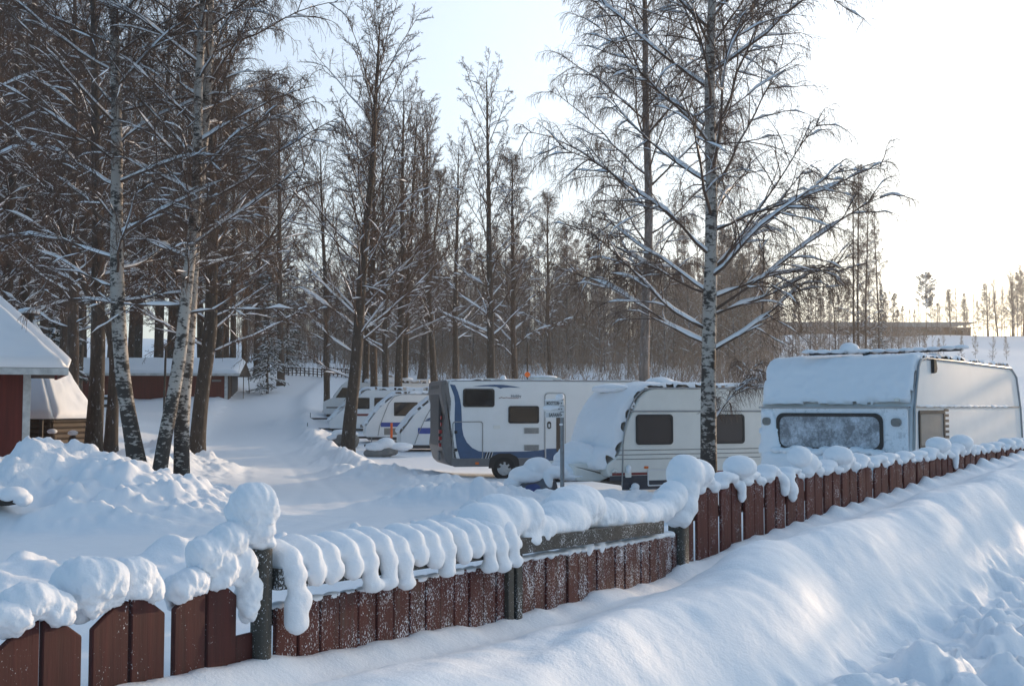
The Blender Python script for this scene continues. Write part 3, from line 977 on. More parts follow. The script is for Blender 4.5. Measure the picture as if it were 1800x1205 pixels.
def straight(h, seed, lean=.02):
    r_ = np.random.default_rng(seed)
    l = r_.normal(size=2) * lean
    c = r_.normal(size=2) * lean * .6
    return [(l[0] * z + c[0] * math.sin(z / h * 5) * h * .2, l[1] * z + c[1] * math.sin(z / h * 4) * h * .2, z) for z in np.linspace(0, h, 9)]

# --- kinds that repeat
V_wood = [make_tree('alder', 40 + i, straight(20, 40 + i), .25, (.20, .97), 46, 5.4, elev=(.35, 1.2), kind=('alder', 'birch', 'alder', 'birch')[i], dens=(10, 6, 4), rt=.0055,
                    mats=(('bark', 'twig'), ('bark_brown', 'twig'), ('bark', 'twig'), ('bark_brown', 'twig'))[i], snow=.10, droop=.7) for i in range(4)]
V_mid = [make_tree('alder', 60 + i, straight(18, 60 + i, .03), .23, (.26, .97), 38, 5.0, elev=(.6, 1.25), kind='alder' if i != 1 else 'birch', dens=(10, 6, 4), rt=.0058,
                   mats=('bark' if i != 1 else 'bark_brown', 'twig'), snow=.11, droop=.6) for i in range(3)]
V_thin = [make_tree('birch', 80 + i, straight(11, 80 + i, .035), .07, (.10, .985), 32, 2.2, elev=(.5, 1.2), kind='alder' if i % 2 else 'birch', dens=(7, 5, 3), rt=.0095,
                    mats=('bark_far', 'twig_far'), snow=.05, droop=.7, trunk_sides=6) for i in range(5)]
V_sun = [make_tree('birch', 95 + i, straight(16, 95 + i, .02), .11, (.2, .985), 34, 2.2, elev=(.5, 1.1), kind='birch', dens=(7, 5, 3), rt=.006,
                   mats=('bark_brown', 'twig'), snow=.05, droop=1.1, trunk_sides=8) for i in range(2)]

def conifer(seed, h, rmax, pine=False):
    rng = np.random.default_rng(seed)
    tr = np.array([(0, 0, z) for z in np.linspace(0, h, 14)]) + np.c_[rng.normal(size=(14, 2)) * .02, np.zeros(14)]
    rr = np.linspace(.02 * h * (.55 if pine else .6), .02, 14)
    trunk = np_mesh('trunk', *tubes(tr[None], rr[None], 8), True, M['bark_brown'])
    nb = int(h * (5 if pine else 9)); lo = .45 if pine else .06
    u = np.sort(lo + (1 - lo) * rng.random(nb)); S, _ = sample(tr[None], u[None]); S = S[0]
    az = rng.random(nb) * 6.283; v = (u - lo) / (1 - lo)
    L = rmax * ((1 - v) ** .8 if not pine else np.sin(np.clip(v * 2.6 + .5, 0, 3.1)) * .9 + .1) * rng.uniform(.6, 1.1, nb) + .15
    el = (.5 * v - .15) if not pine else .35 + .4 * v
    d = np.stack([np.cos(el) * np.cos(az), np.cos(el) * np.sin(az), np.sin(el)], 1)
    LP = grow(S, d, L, 7, rng, wig=.06, grav=.05 if not pine else -.02)
    parts = [tubes(LP, taper(nb, 7, .025, .006), 3)]
    SP, SL, _ = offshoots(LP, L, 9, .12 if not pine else .45, 1.0, rng, .42, .8, .2, 4, flat=.8, wig=.1, grav=.06)
    parts.append(tubes(SP, np.full((len(SP), 4), .008), 3))
    # needles: short flat sprays along the shoots
    k = 16
    uu = rng.random((len(SP), k)); C, T = sample(SP, uu); C = C.reshape(-1, 3); T = T.reshape(-1, 3)
    rnd = rng.normal(size=C.shape); a = np.cross(T, rnd); a /= np.linalg.norm(a, axis=1, keepdims=True) + 1e-9
    b_ = np.cross(a, T); ln = rng.uniform(.07, .16, (len(C), 1)) * (1.3 if pine else 1)
    e = (T * .6 + a * .8); wd = .022
    V = np.stack([C - b_ * wd, C + b_ * wd, C + e * ln + b_ * wd * .6, C + e * ln - b_ * wd * .6], 1).reshape(-1, 3)
    F = np.arange(len(V)).reshape(-1, 4)
    parts.append((V, F))
    V, F = join(parts)
    out = {'trunk': trunk, 'crown': np_mesh('crown', V, F, False, M['needle_pine' if pine else 'needle'])}
    sn = snow_on(LP, taper(nb, 7, .09, .05), rng, .09, .85, .05)
    s2 = snow_on(SP, np.full((len(SP), 4), .05), rng, .05, .6, .04)
    V, F = join([sn, s2])
    out['branch_snow'] = np_mesh('branch_snow', V, F, True, M['snow_branch'])
    return out

V_spruce = [conifer(120 + i, 14, 2.4) for i in range(2)]
V_pine = conifer(130, 11, 2.6, True)

rt_ = random.Random(12)
def put(meshes, name, label, px, Y, h, href, cat='tree', group=None, lean=0.0, wide=1.0):
    x = (px - 900) / 2000 * Y
    k = h / href
    t = plant(name, meshes, label, (x, Y, gz(x, Y) - .08), cat, rt_.uniform(0, 6.28), (k * wide, k * wide, k), group)
    if lean: t.rotation_euler = (0, lean, t.rotation_euler[2])
    return t

# --- trees behind the caravans that can be told apart
for px, Y, h, v, lean, lab in (
    (640, 66, 17, 0, 0, 'dark tree just right of the large alder, behind the far caravans'),
    (660, 64, 18.5, 1, 0, 'straight dark trunk behind the far caravan roofs, second from the large alder'),
    (679, 62, 16, 2, 0, 'thin dark trunk in front of the far caravan roof'),
    (697, 63, 19, 0, .05, 'right-leaning trunk beside the snow-topped stump post'),
    (708, 66, 18, 2, .07, 'strongly right-leaning dark trunk behind the blue-striped caravans'),
    (737, 90, 17, 1, -.10, 'left-leaning trunk with snow plastered along its right side'),
    (744, 88, 21, 0, 0, 'upright dark trunk beside the left-leaning snowy one'),
    (766, 70, 18, 2, 0, 'brownish trunk just left of the motorhome roof corner'),
    (802, 72, 17, 0, 0, 'tree behind the rear end of the motorhome roof'),
    (864, 58, 18.6, 2, .015, 'tall symmetrical tree behind the middle of the motorhome roof'),
    (909, 60, 15, 1, .03, 'brown-barked tree behind the motorhome beside the orange disc'),
    (968, 84, 15, 1, 0, 'thin brown tree behind the motorhome door'),
    (575, 72, 17, 0, -.02, 'tree by the slope behind the farthest caravans')):
    put(V_mid[v], 'bare_tree', lab, px, Y, h, 18, lean=lean)

# --- dense wood on the left
wood = []
for row, (Y, n, hlo, hhi) in enumerate(((44, 7, 18, 22), (52, 9, 19, 25), (63, 11, 20, 26), (75, 11, 22, 27), (90, 18, 25, 32), (98, 12, 24, 30))):
    for i in range(n):
        px = -130 + (680) * (i + rt_.uniform(.1, .9)) / n
        if Y < 80 and px > 165 and not (px > 520 and Y > 70): continue
        wood.append((px, Y + rt_.uniform(-4, 4), rt_.uniform(hlo, hhi) * (1.0 if px < 440 else .8)))
for px, Y, h in wood:
    x = (px - 900) / 2000 * Y
    if float(seg_dist(np.array([x]), np.array([Y]), ROAD)[0]) < 3.2: px -= 45
    put(V_wood[rt_.randrange(4)], 'woodland_tree', 'tall dark bare tree of the dense wood behind the red buildings', px, Y, h, 20, group='trees of the dense wood on the left')
for px, Y, h, lab in ((92, 58, 12, 'snowy dark spruce in the wood above the kota roof'), (470, 84, 9.5, 'small snowy spruce behind the end of the long shed'), (20, 70, 15, 'tall spruce deep in the wood above the red hut'), (505, 100, 11, 'snowy spruce beside the far rail fence')):
    put(V_spruce[rt_.randrange(2)], 'spruce_tree', lab, px, Y, h, 14)

# --- young thin wood on the slope
for i in range(270):
    Y = 98 + 62 * rt_.random() ** 1.1
    px = rt_.uniform(425, 1345)
    h = rt_.uniform(7, 13.5) * (1.0 if px > 640 else .8)
    if px < 640 and Y < 112: Y += 16
    x = (px - 900) / 2000 * Y
    if float(seg_dist(np.array([x]), np.array([Y]), ROAD)[0]) < 3: continue
    put(V_thin[rt_.randrange(5)], 'young_tree', 'thin frosty young tree of the grove on the slope behind the caravans', px, Y, h, 11, group='young trees on the slope')
# --- birch clump against the bright sky, and sparse trees on the right hill
for px, Y, h, lab in ((1502, 86, 16, 'leftmost tall thin birch of the clump before the long hilltop building'), (1511, 88, 17.5, 'tallest thin birch of the clump before the hilltop building'), (1522, 85, 15, 'third thin birch of the clump before the hilltop building'),
                      (1545, 90, 14, 'thin birch with dense twigs on the right of the clump'), (1470, 96, 10, 'lower thin birch left of the clump before the hilltop building')):
    put(V_sun[rt_.randrange(2)], 'birch_tree', lab, px, Y, h, 16)
for px, Y, h in ((1552, 110, 8.5), (1538, 112, 6)):
    put(V_spruce[0], 'spruce_tree', 'ragged spruce %s in the birch clump before the hilltop building' % ('with higher top' if h > 8 else 'with lower top'), px, Y, h, 14, wide=.55)
put(V_pine, 'pine_tree', 'solitary snowy pine beside the right end of the hilltop building', 1630, 185, 10.5, 11, wide=.8)
for px, Y, h in ((1672, 185, 7.5), (1655, 188, 6), (1722, 190, 6), (1740, 186, 6.5), (1752, 192, 7.5), (1762, 186, 8), (1778, 190, 9), (1790, 188, 10.5), (1805, 190, 11), (1700, 200, 5), (1400, 150, 8), (1420, 165, 7), (1450, 140, 9), (1380, 170, 8), (1590, 160, 6), (1610, 175, 5), (1745, 130, 4.5), (1560, 150, 8), (1350, 120, 9), (1365, 128, 10), (1338, 110, 10), (1430, 120, 9), (1485, 130, 9), (1660, 150, 4), (1625, 120, 3.5), (1375, 112, 8), (1392, 120, 9), (1405, 118, 7), (1442, 112, 7), (1458, 118, 8), (1475, 108, 7), (1492, 116, 9), (1516, 112, 7), (1530, 120, 10), (1548, 118, 9), (1566, 125, 8), (1580, 118, 6), (1600, 140, 6), (1618, 165, 7), (1640, 186, 8), (1684, 188, 8), (1694, 186, 7), (1712, 189, 7), (1731, 187, 8.5), (1768, 190, 8), (1785, 186, 10), (1797, 191, 12), (1815, 187, 11), (1690, 130, 3), (1715, 140, 3.5), (1770, 135, 3), (1650, 118, 3), (1580, 104, 4), (1425, 104, 7)):
    put(V_thin[rt_.randrange(5)], 'hillside_tree', 'small bare tree on the open snowy hill below the bright sky', px, Y, h, 11, group='small trees on the right hill')

# --- far-off young wood that reads as one mass
rs = np.random.default_rng(77)
n_s = 560
yy = rs.uniform(118, 188, n_s); pp = np.where(rs.random(n_s) < .88, rs.uniform(560, 1370, n_s), rs.uniform(380, 600, n_s)); xx = (pp - 900) / 2000 * yy
hh = rs.uniform(6, 13, n_s)
zz = height(xx, yy) - .2
q = np.linspace(0, 1, 6)
Pt = np.zeros((n_s, 6, 3)); ln_ = rs.normal(size=(n_s, 2)) * .03
Pt[:, :, 0] = xx[:, None] + ln_[:, :1] * hh[:, None] * q; Pt[:, :, 1] = yy[:, None] + ln_[:, 1:] * hh[:, None] * q; Pt[:, :, 2] = zz[:, None] + hh[:, None] * q
BP, BL, _ = offshoots(Pt, hh, 16, .15, 1.0, rs, .24, .6, .2, 5, flat=0, wig=.1, up=.08)
CP, CL, _ = offshoots(BP, BL, 5, .1, 1.0, rs, .55, .6, .2, 3, flat=0, wig=.12)
V, F = join([tubes(Pt, taper(n_s, 6, .075, .02), 5), tubes(BP, np.full(BP.shape[:2], .016), 3), tubes(CP, np.full(CP.shape[:2], .012), 3)])
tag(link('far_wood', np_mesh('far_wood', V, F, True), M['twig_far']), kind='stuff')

for px, Y, h in ((1672, 192, 8), (1700, 196, 7), (1738, 190, 9), (1756, 194, 10), (1782, 190, 11), (1800, 196, 13), (1822, 190, 13), (1648, 194, 6)):
    put(V_mid[rt_.randrange(3)], 'hillside_tree', 'bare round-crowned tree in the row along the hilltop horizon', px, Y, h, 18, group='trees along the hilltop horizon', wide=1.25)
# --- leafless brush covering the slopes below the young trees
n_s = 900
yy = 74 + 108 * rs.random(n_s) ** .9
pp = np.where(rs.random(n_s) < .84, rs.uniform(600, 1360, n_s), np.where(rs.random(n_s) < .5, rs.uniform(430, 600, n_s), rs.uniform(1360, 1640, n_s))); xx = (pp - 900) / 2000 * yy
ok = (seg_dist(xx, yy, ROAD) > 3.5) & ~((pp < 760) & (yy < 92)) & ~((pp > 1360) & (yy < 100))
xx, yy, pp = xx[ok], yy[ok], pp[ok]; n_s = len(xx)
zz = height(xx, yy) - .1
St = np.repeat(np.stack([xx, yy, zz], 1), 7, 0) + np.r_[rs.normal(size=(n_s * 7, 3))] * (.35, .35, 0)
d = rs.normal(size=(n_s * 7, 3)) * (.35, .35, 0) + (0, 0, 1)
hb_ = np.repeat(rs.uniform(1.4, 3.6, n_s), 7) * rs.uniform(.6, 1.1, n_s * 7)
AP = grow(St, d, hb_, 5, rs, wig=.1)
BP, BL, _ = offshoots(AP, hb_, 6, .15, 1.0, rs, .4, .6, .2, 3, flat=0, wig=.1)
V, F = join([tubes(AP, np.full(AP.shape[:2], .016), 3), tubes(BP, np.full(BP.shape[:2], .012), 3)])
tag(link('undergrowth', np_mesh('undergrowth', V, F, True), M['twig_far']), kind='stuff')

# --- unseen spruces added at right to shade fence and bank, gaps leaving sun streaks
rw = np.random.default_rng(5)
parts = []
SPOTS = [(20, 24), (22, 29.5), (25.5, 34.5), (24, 23), (25.5, 27), (28, 30), (29, 34), (32, 36.5), (33, 41), (36, 44), (30, 26), (39, 49), (44, 56), (48, 68)]
for i, (sx_, sy_) in enumerate(SPOTS):
    x = sx_ + rw.normal() * .6; y = sy_ + rw.normal() * .6
    h = rw.uniform(10, 15); nb = 56
    tr = np.array([(x, y, gz(x, y) - .2 + z) for z in np.linspace(0, h, 8)])
    parts.append(tubes(tr[None], np.linspace(.16, .03, 8)[None], 6))
    u = np.sort(.12 + .88 * rw.random(nb)); S, _ = sample(tr[None], u[None]); az = rw.random(nb) * 6.283
    L = 2.3 * (1.02 - u) ** .8 + .2
    d = np.stack([np.cos(az), np.sin(az), -.15 + .5 * u], 1)
    LP = grow(S[0], d, L, 5, rw, wig=.06, grav=.05); parts.append(tubes(LP, np.full((nb, 5), .02), 3))
    SP, SL, _ = offshoots(LP, L, 9, .1, 1.0, rw, .45, .8, .2, 4, flat=.8, wig=.1, grav=.06); parts.append(tubes(SP, np.full((len(SP), 4), .045), 3))
V, F = join(parts)
tag(link('far_wood', np_mesh('far_wood', V, F, True), M['needle']), kind='stuff')
# ------------------------------------------------------------------ plates, frames and caravan bodies
def fillet(pts, seg=6):
    """pts: (x, z, r) corners of a closed outline -> rounded outline"""
    out = []
    n = len(pts)
    for i in range(n):
        p = Vector(pts[i][:2]); r = pts[i][2]
        if r <= 0: out.append((p.x, p.y)); continue
        a = (Vector(pts[i - 1][:2]) - p); b = (Vector(pts[(i + 1) % n][:2]) - p)
        la, lb = a.length, b.length; a.normalize(); b.normalize()
        ang = a.angle(b)
        d = min(r / math.tan(ang / 2), la * .49, lb * .49); r = d * math.tan(ang / 2)
        c = p + (a + b).normalized() * (r / math.sin(ang / 2))
        s = p + a * d - c; e = p + b * d - c
        t0 = math.atan2(s.y, s.x); t1 = math.atan2(e.y, e.x)
        dt = (t1 - t0 + math.pi) % (2 * math.pi) - math.pi
        for k in range(seg + 1):
            t = t0 + dt * k / seg
            out.append((c.x + r * math.cos(t), c.y + r * math.sin(t)))
    return out

def rrect(x0, z0, x1, z1, r=.05, seg=5):
    return fillet([(x0, z0, r), (x1, z0, r), (x1, z1, r), (x0, z1, r)], seg)

SIDE = (Vector((0, 0, 0)), Vector((1, 0, 0)), Vector((0, 0, 1)), Vector((0, -1, 0)))   # origin, u, v, outward normal: near side wall
def plate(name, outline, mat, parent, out0=0.0, th=.006, fr=SIDE, bev=0.0, hole=None):
    """flat piece on a wall: outline in wall coordinates, its back at out0, thickness th outward; optional hole"""
    o, u, v, n = fr
    bm = bmesh.new()
    def ring(ol, d): return [bm.verts.new(o + u * a + v * b + n * d) for a, b in ol]
    m = len(outline)
    f0 = ring(outline, out0); f1 = ring(outline, out0 + th)
    if hole is None:
        bm.faces.new(f1); bm.faces.new(f0[::-1])
    else:
        h0 = ring(hole, out0); h1 = ring(hole, out0 + th)
        for i in range(m):
            j = (i + 1) % m
            bm.faces.new((f1[i], f1[j], h1[j], h1[i])); bm.faces.new((f0[j], f0[i], h0[i], h0[j]))
            bm.faces.new((h0[i], h0[j], h1[j], h1[i]))
    for i in range(m):
        j = (i + 1) % m
        bm.faces.new((f0[i], f0[j], f1[j], f1[i]))
    bmesh.ops.recalc_face_normals(bm, faces=bm.faces)
    if bev: bmesh.ops.bevel(bm, geom=[e for e in bm.edges if len(e.link_faces) == 2 and e.calc_face_angle(0) > .7], offset=bev, segments=2, affect='EDGES')
    me = bpy.data.meshes.new(name); bm.to_mesh(me); bm.free()
    return link(name, me, mat, parent)

def window(parent, x0, z0, x1, z1, r=.06, fr=SIDE, frame='black', glass='glass', fw=.045, name='window', skew=0.0):
    """frame with a pane and an inner blind line"""
    def ol(d):
        q = [(x0 + d, z0 + d, r), (x1 - d - skew, z0 + d, r), (x1 - d, z1 - d, r), (x0 + d, z1 - d, r)]
        return fillet(q, 5)
    f = plate(name, ol(0), M[frame], parent, .002, .022, fr, 0, hole=ol(fw))
    plate('pane', ol(fw * .6), M[glass], f, .004, .009, fr)
    return f

def box(name, x0, y0, z0, x1, y1, z1, mat, parent, bev=.01, seg=2):
    bm = bmesh.new()
    bmesh.ops.create_cube(bm, size=1, matrix=Matrix.Translation(((x0 + x1) / 2, (y0 + y1) / 2, (z0 + z1) / 2)) @ Matrix.Diagonal((x1 - x0, y1 - y0, z1 - z0, 1)))
    if bev: bmesh.ops.bevel(bm, geom=list(bm.edges), offset=bev, segments=seg, affect='EDGES')
    me = bpy.data.meshes.new(name); bm.to_mesh(me); bm.free()
    return link(name, me, mat, parent)

def pipe(name, pts, r, mat, parent, k=6):
    P = np.asarray(pts, float)[None]
    V, F = tubes(P, np.full(P.shape[:2], r), k)
    return link(name, np_mesh(name, V, F, True), mat, parent)

def body(name, outline, W, mat, parent, bev=.06, y0=0.0):
    """side outline extruded over the width with rounded edges"""
    bm = bmesh.new()
    a = [bm.verts.new((x, y0, z)) for x, z in outline]; b = [bm.verts.new((x, y0 + W, z)) for x, z in outline]
    m = len(outline)
    fa = bm.faces.new(a); fb = bm.faces.new(b[::-1])
    for i in range(m): bm.faces.new((a[i], b[i], b[(i + 1) % m], a[(i + 1) % m]))
    bmesh.ops.recalc_face_normals(bm, faces=bm.faces)
    if bev: bmesh.ops.bevel(bm, geom=list(set(fa.edges) | set(fb.edges)), offset=bev, segments=3, affect='EDGES', profile=.5)
    me = bpy.data.meshes.new(name); bm.to_mesh(me); bm.free()
    for p in me.polygons: p.use_smooth = abs(p.normal.y) < .99
    o = link(name, me, mat, parent)
    md = o.modifiers.new('ws', 'WEIGHTED_NORMAL'); md.keep_sharp = False
    return o

def wheel(parent, x, y, z, r, wdt=.19, rim='hub'):
    """tyre with a hub cap, axis along y, near face at y"""
    bm = bmesh.new()
    prof = [(r * .60, .0), (r * .9, .0), (r * .98, .03), (r, .06), (r, wdt - .06), (r * .98, wdt - .03), (r * .9, wdt), (r * .6, wdt)]
    n = 28; rings = []
    for a in range(n):
        t = a / n * 2 * math.pi
        rings.append([bm.verts.new((x + q * math.cos(t), y + d, z + q * math.sin(t))) for q, d in prof])
    for a in range(n):
        A, B = rings[a], rings[(a + 1) % n]
        for i in range(len(prof)): bm.faces.new((A[i], A[(i + 1) % len(prof)], B[(i + 1) % len(prof)], B[i]))
    bmesh.ops.recalc_face_normals(bm, faces=bm.faces)
    me = bpy.data.meshes.new('wheel'); bm.to_mesh(me); bm.free()
    wh = link('wheel', me, M['rubber'], parent)
    bm = bmesh.new()
    c = bm.verts.new((x, y - .012, z)); ring0 = []; ring1 = []; ring2 = []
    n = 42
    for a in range(n):
        t = a / n * 2 * math.pi
        slot = .02 if (a % 6) in (0, 1, 2) else 0.0
        ring0.append(bm.verts.new((x + r * .22 * math.cos(t), y - .010, z + r * .22 * math.sin(t))))
        ring1.append(bm.verts.new((x + r * .48 * math.cos(t), y + slot, z + r * .48 * math.sin(t))))
        ring2.append(bm.verts.new((x + r * .62 * math.cos(t), y + .012, z + r * .62 * math.sin(t))))
    for a in range(n):
        b = (a + 1) % n
        bm.faces.new((c, ring0[a], ring0[b])); bm.faces.new((ring0[a], ring1[a], ring1[b], ring0[b])); bm.faces.new((ring1[a], ring2[a], ring2[b], ring1[b]))
    bmesh.ops.recalc_face_normals(bm, faces=bm.faces)
    me = bpy.data.meshes.new('hub_cap'); bm.to_mesh(me); bm.free()
    link('hub_cap', me, M[rim], wh)
    for a in range(7):
        t = (a * 6 + 1) / 42 * 2 * math.pi
    return wh

def snow_sheet(name, line, y0, y1, th, parent, res=.04, seed=0, edge=.16, rag=.5, mat='snow_soft', bumps=.012, solid=True):
    """snow lying over a bent sheet: line (x,z) runs over roof / front; thickness fades to nothing at ragged edges"""
    L = np.asarray(line, float)
    sg = np.r_[0, np.cumsum(np.linalg.norm(np.diff(L, axis=0), axis=1))]
    na = max(8, int(sg[-1] / res)); nb = max(8, int((y1 - y0) / res))
    q = np.linspace(0, sg[-1], na)
    X = np.interp(q, sg, L[:, 0]); Z = np.interp(q, sg, L[:, 1])
    tx = np.gradient(X); tz = np.gradient(Z); ln = np.hypot(tx, tz) + 1e-9
    nxv, nzv = -tz / ln, tx / ln
    for _ in range(4):
        nxv[1:-1] = (nxv[:-2] + 2 * nxv[1:-1] + nxv[2:]) / 4; nzv[1:-1] = (nzv[:-2] + 2 * nzv[1:-1] + nzv[2:]) / 4
    Y = np.linspace(y0, y1, nb)
    A, B = np.meshgrid(q, Y, indexing='ij')
    da = np.minimum(A, sg[-1] - A); db = np.minimum(B - y0, y1 - B)
    rg = rag * .12 * fbm(A * 4 + seed * 7.7, B * 4 + seed * 3.1, 4)
    e = np.clip((np.minimum(da, db) + rg) / edge, -.2, 1)
    prof = np.sqrt(np.clip(1 - (1 - np.clip(e, 0, 1)) ** 2, 0, 1))
    if callable(th): T = th(A / sg[-1], (B - y0) / (y1 - y0))
    else: T = th
    hgt = prof * T * (1 + .5 * fbm(A * 1.3 + seed, B * 1.3 - seed, 3)) + prof * bumps * fbm(A * 9 + seed, B * 9, 3) - .012 * (e <= 0)
    V = np.stack([X[:, None] + nxv[:, None] * hgt, B, Z[:, None] + nzv[:, None] * hgt], -1).reshape(-1, 3)
    i = (np.arange(na - 1)[:, None] * nb + np.arange(nb - 1)[None]).ravel()
    F = np.stack([i, i + 1, i + nb + 1, i + nb], 1)
    keep = (e > -.15)
    kf = (keep[:-1, :-1] & keep[1:, 1:] & keep[1:, :-1] & keep[:-1, 1:]).ravel()
    F = F[kf]
    used = np.unique(F); rm = np.zeros(len(V), int); rm[used] = np.arange(len(used))
    return link(name, np_mesh(name, V[used], rm[F], True), M[mat], parent)

def text(name, s, size, fr, a, b, mat, parent, out=.002, ext=.002, sx=1.0, bold=0.0, align='LEFT'):
    cu = bpy.data.curves.new(name, 'FONT')
    cu.body = s; cu.size = size; cu.extrude = ext; cu.align_x = align; cu.offset = bold; cu.resolution_u = 3
    o = bpy.data.objects.new(name, cu); COL.objects.link(o)
    dg = bpy.context.evaluated_depsgraph_get()
    me = bpy.data.meshes.new_from_object(o.evaluated_get(dg))
    bpy.data.objects.remove(o); bpy.data.curves.remove(cu)
    O, u, v, n = fr
    mt = Matrix(((u.x * sx, v.x, n.x, 0), (u.y * sx, v.y, n.y, 0), (u.z * sx, v.z, n.z, 0), (0, 0, 0, 1)))
    mt.translation = O + u * a + v * b + n * (out + ext)
    me.transform(mt); me.materials.clear()
    return link(name, me, mat, parent)

# ------------------------------------------------------------------ motorhome (blue and white)
x0, y0 = at(787, 700, 31)[:2]
mh = thing('motorhome', 'white motorhome with blue swoosh and grey rear end, two dark side windows', 'motorhome', (x0, y0, .0), R(13))
TOP = 2.73
out = fillet([(.10, .42, .2), (6.9, .40, .2), (7.0, 1.2, .3), (6.5, 2.1, .4), (5.9, 2.72, .3), (.02, TOP, .12), (.0, 1.7, .8), (.07, 1.0, .6)], 6)
body('body', out, 2.3, M['van_white'], mh, .05)
plate('skirt', fillet([(.10, .38, .1), (6.9, .36, .1), (6.9, .60, .02), (.34, .60, .02), (.12, .62, .02)]), M['skirt_grey'], mh, .003, .02)
# rear module: grey shell wrapping the back, dark rear window panel, lamps
rear = fillet([(-.16, .95, .3), (-.04, .52, .2), (.10, .40, .1), (.30, .42, .02), (.16, 1.0, .6), (.12, 1.6, .6), (.16, 2.2, .4), (-.02, TOP + .02, .05), (-.16, TOP - .02, .06), (-.19, 2.4, .3), (-.06, 1.75, .6)], 6)
body('rear_shell', rear, 2.30, M['cap_grey'], mh, .06)
REAR = (Vector((-.135, 0, 0)), Vector((0, 1, 0)), Vector((0, 0, 1)), Vector((-1, 0, 0)))
plate('rear_panel', rrect(.42, .95, 1.9, 2.6, .12), M['dark_grey'], mh, -.03, .075, REAR)
for z in (.92, 1.10, 1.28, 1.48, 1.66):
    plate('tail_lamp', rrect(.13, z, .25, z + .10, .03), M['lamp_red'], mh, .0, .03 if z > 1.4 else .075, REAR)
plate('tow_hatch', rrect(.3, .55, .62, .8, .05), M['skirt_grey'], mh, .01, .05, REAR)
# blue livery
swoosh = [(.06, 2.62), (.20, 2.60), (.28, 2.42), (.345, 2.2), (.375, 2.0), (.39, 1.7), (.40, 1.42), (.44, 1.22), (.53, 1.04), (.68, .89), (.86, .80), (1.02, .775), (2.2, .78), (2.9, .84), (3.4, .86), (6.9, .86), (6.9, .602), (.345, .602), (.25, .9), (.20, 1.3), (.19, 1.7), (.20, 2.1), (.18, 2.3)]
plate('blue_stripe', swoosh, M['van_blue'], mh, .002, .004)
plate('blue_stripe', [(.70, 2.565), (1.0, 2.60), (1.3, 2.615), (1.55, 2.61), (1.85, 2.57), (2.06, 2.53), (1.75, 2.54), (1.55, 2.53), (1.47, 2.505), (1.36, 2.55), (1.1, 2.565)], M['van_blue'], mh, .002, .004)
for k in range(3):
    a = 1.00 + k * .075
    plate('slash_mark', [(a, .602), (a + .04, .602), (a + .10, .775), (a + .06, .775)], M['ink'], mh, .006, .003)
    plate('slash_mark', [(a + .04, .602), (a + .057, .602), (a + .117, .775), (a + .10, .775)], M['sign_white'], mh, .006, .003)
window(mh, .42, 2.0, 1.30, 2.50, .07)
window(mh, 1.69, 1.55, 2.56, 2.03, .06)
hf = plate('locker_hatch', rrect(.13, .57, .98, 1.61, .07), M['trim'], mh, .007, .008, hole=rrect(.155, .595, .955, 1.585, .06))
for z in (.80, 1.28): plate('lock', rrect(.185, z, .265, z + .08, .015), M['black'], hf, .012, .012)
dr = plate('door', rrect(2.74, .50, 3.30, 2.37, .09), M['van_white'], mh, .008, .014)
plate('door_frame', rrect(2.72, .48, 3.32, 2.39, .1), M['trim'], dr, .008, .016, hole=rrect(2.742, .502, 3.298, 2.368, .09))
plate('blue_stripe', [(2.76, .53), (3.28, .53), (3.28, .86), (2.76, .85)], M['van_blue'], dr, .0225, .003)
plate('door_window', rrect(3.05, .76, 3.26, 1.86, .05), M['glass_brown'], dr, .0225, .006)
plate('door_handle', fillet([(2.79, 1.40, .06), (2.90, 1.40, .06), (2.90, 1.60, .06), (2.79, 1.60, .06)]), M['black'], dr, .0225, .016)
plate('grab_plate', rrect(2.82, 1.44, 2.87, 1.54, .02), M['sign_white'], dr, .039, .004)
for z in (1.27, .80):
    g = plate('fridge_vent', rrect(2.13, z, 2.56, z + .16, .015), M['grille'], mh, .007, .012)
    for k in range(5): plate('vent_slat', rrect(2.15, z + .012 + k * .029, 2.54, z + .028 + k * .029, .003), M['skirt_grey'], g, .0195, .004)
plate('cover_plate', rrect(1.27, 1.40, 1.46, 1.50, .02), M['van_cream'], mh, .007, .008)
plate('side_marker', rrect(.76, .44, .86, .50, .02), M['amber'], mh, .024, .015)
wheel(mh, 1.57, -.03, .33, .33)
plate('wheel_arch', fillet([(1.13, .33, 0), (1.17, .62, .16), (1.40, .73, .1), (1.74, .73, .1), (1.97, .62, .16), (2.01, .33, 0)], 5), M['black'], mh, .024, .004)
pipe('roof_rail', [(.1, .02, TOP - .03), (2, .02, TOP - .0), (4, .02, TOP), (5.7, .02, TOP - .02)], .022, M['trim'], mh)
text('brand_lettering', 'Hobby', .11, SIDE, 1.76, 2.27, M['ink_blue'], mh, .003)
pipe('brand_flourish', [(1.42, -.008, 2.235), (1.50, -.008, 2.27), (1.56, -.008, 2.245), (1.64, -.008, 2.262), (1.72, -.008, 2.243), (1.98, -.008, 2.243)], .007, M['stripe_red'], mh, 4)
box('roof_hatch', .85, .5, TOP, 1.45, 1.0, TOP + .07, M['van_cream'], mh, .03)
box('roof_hatch', 2.5, .4, TOP, 3.35, 1.2, TOP + .10, M['van_cream'], mh, .04)
link('roof_snow', blob('roof_snow', [(1.62, .35, TOP + .05, .09, .12, .11), (2.9, .8, TOP + .12, .4, .35, .05), (1.9, .6, TOP + .01, .5, .5, .04), (.5, .9, TOP + .0, .5, .7, .05)], .02, 3, .005, 10, 3), None, mh)
snow_sheet('roof_snow', [(.1, TOP + .01), (5.6, TOP + .0)], .15, 2.2, .035, mh, .07, 4)

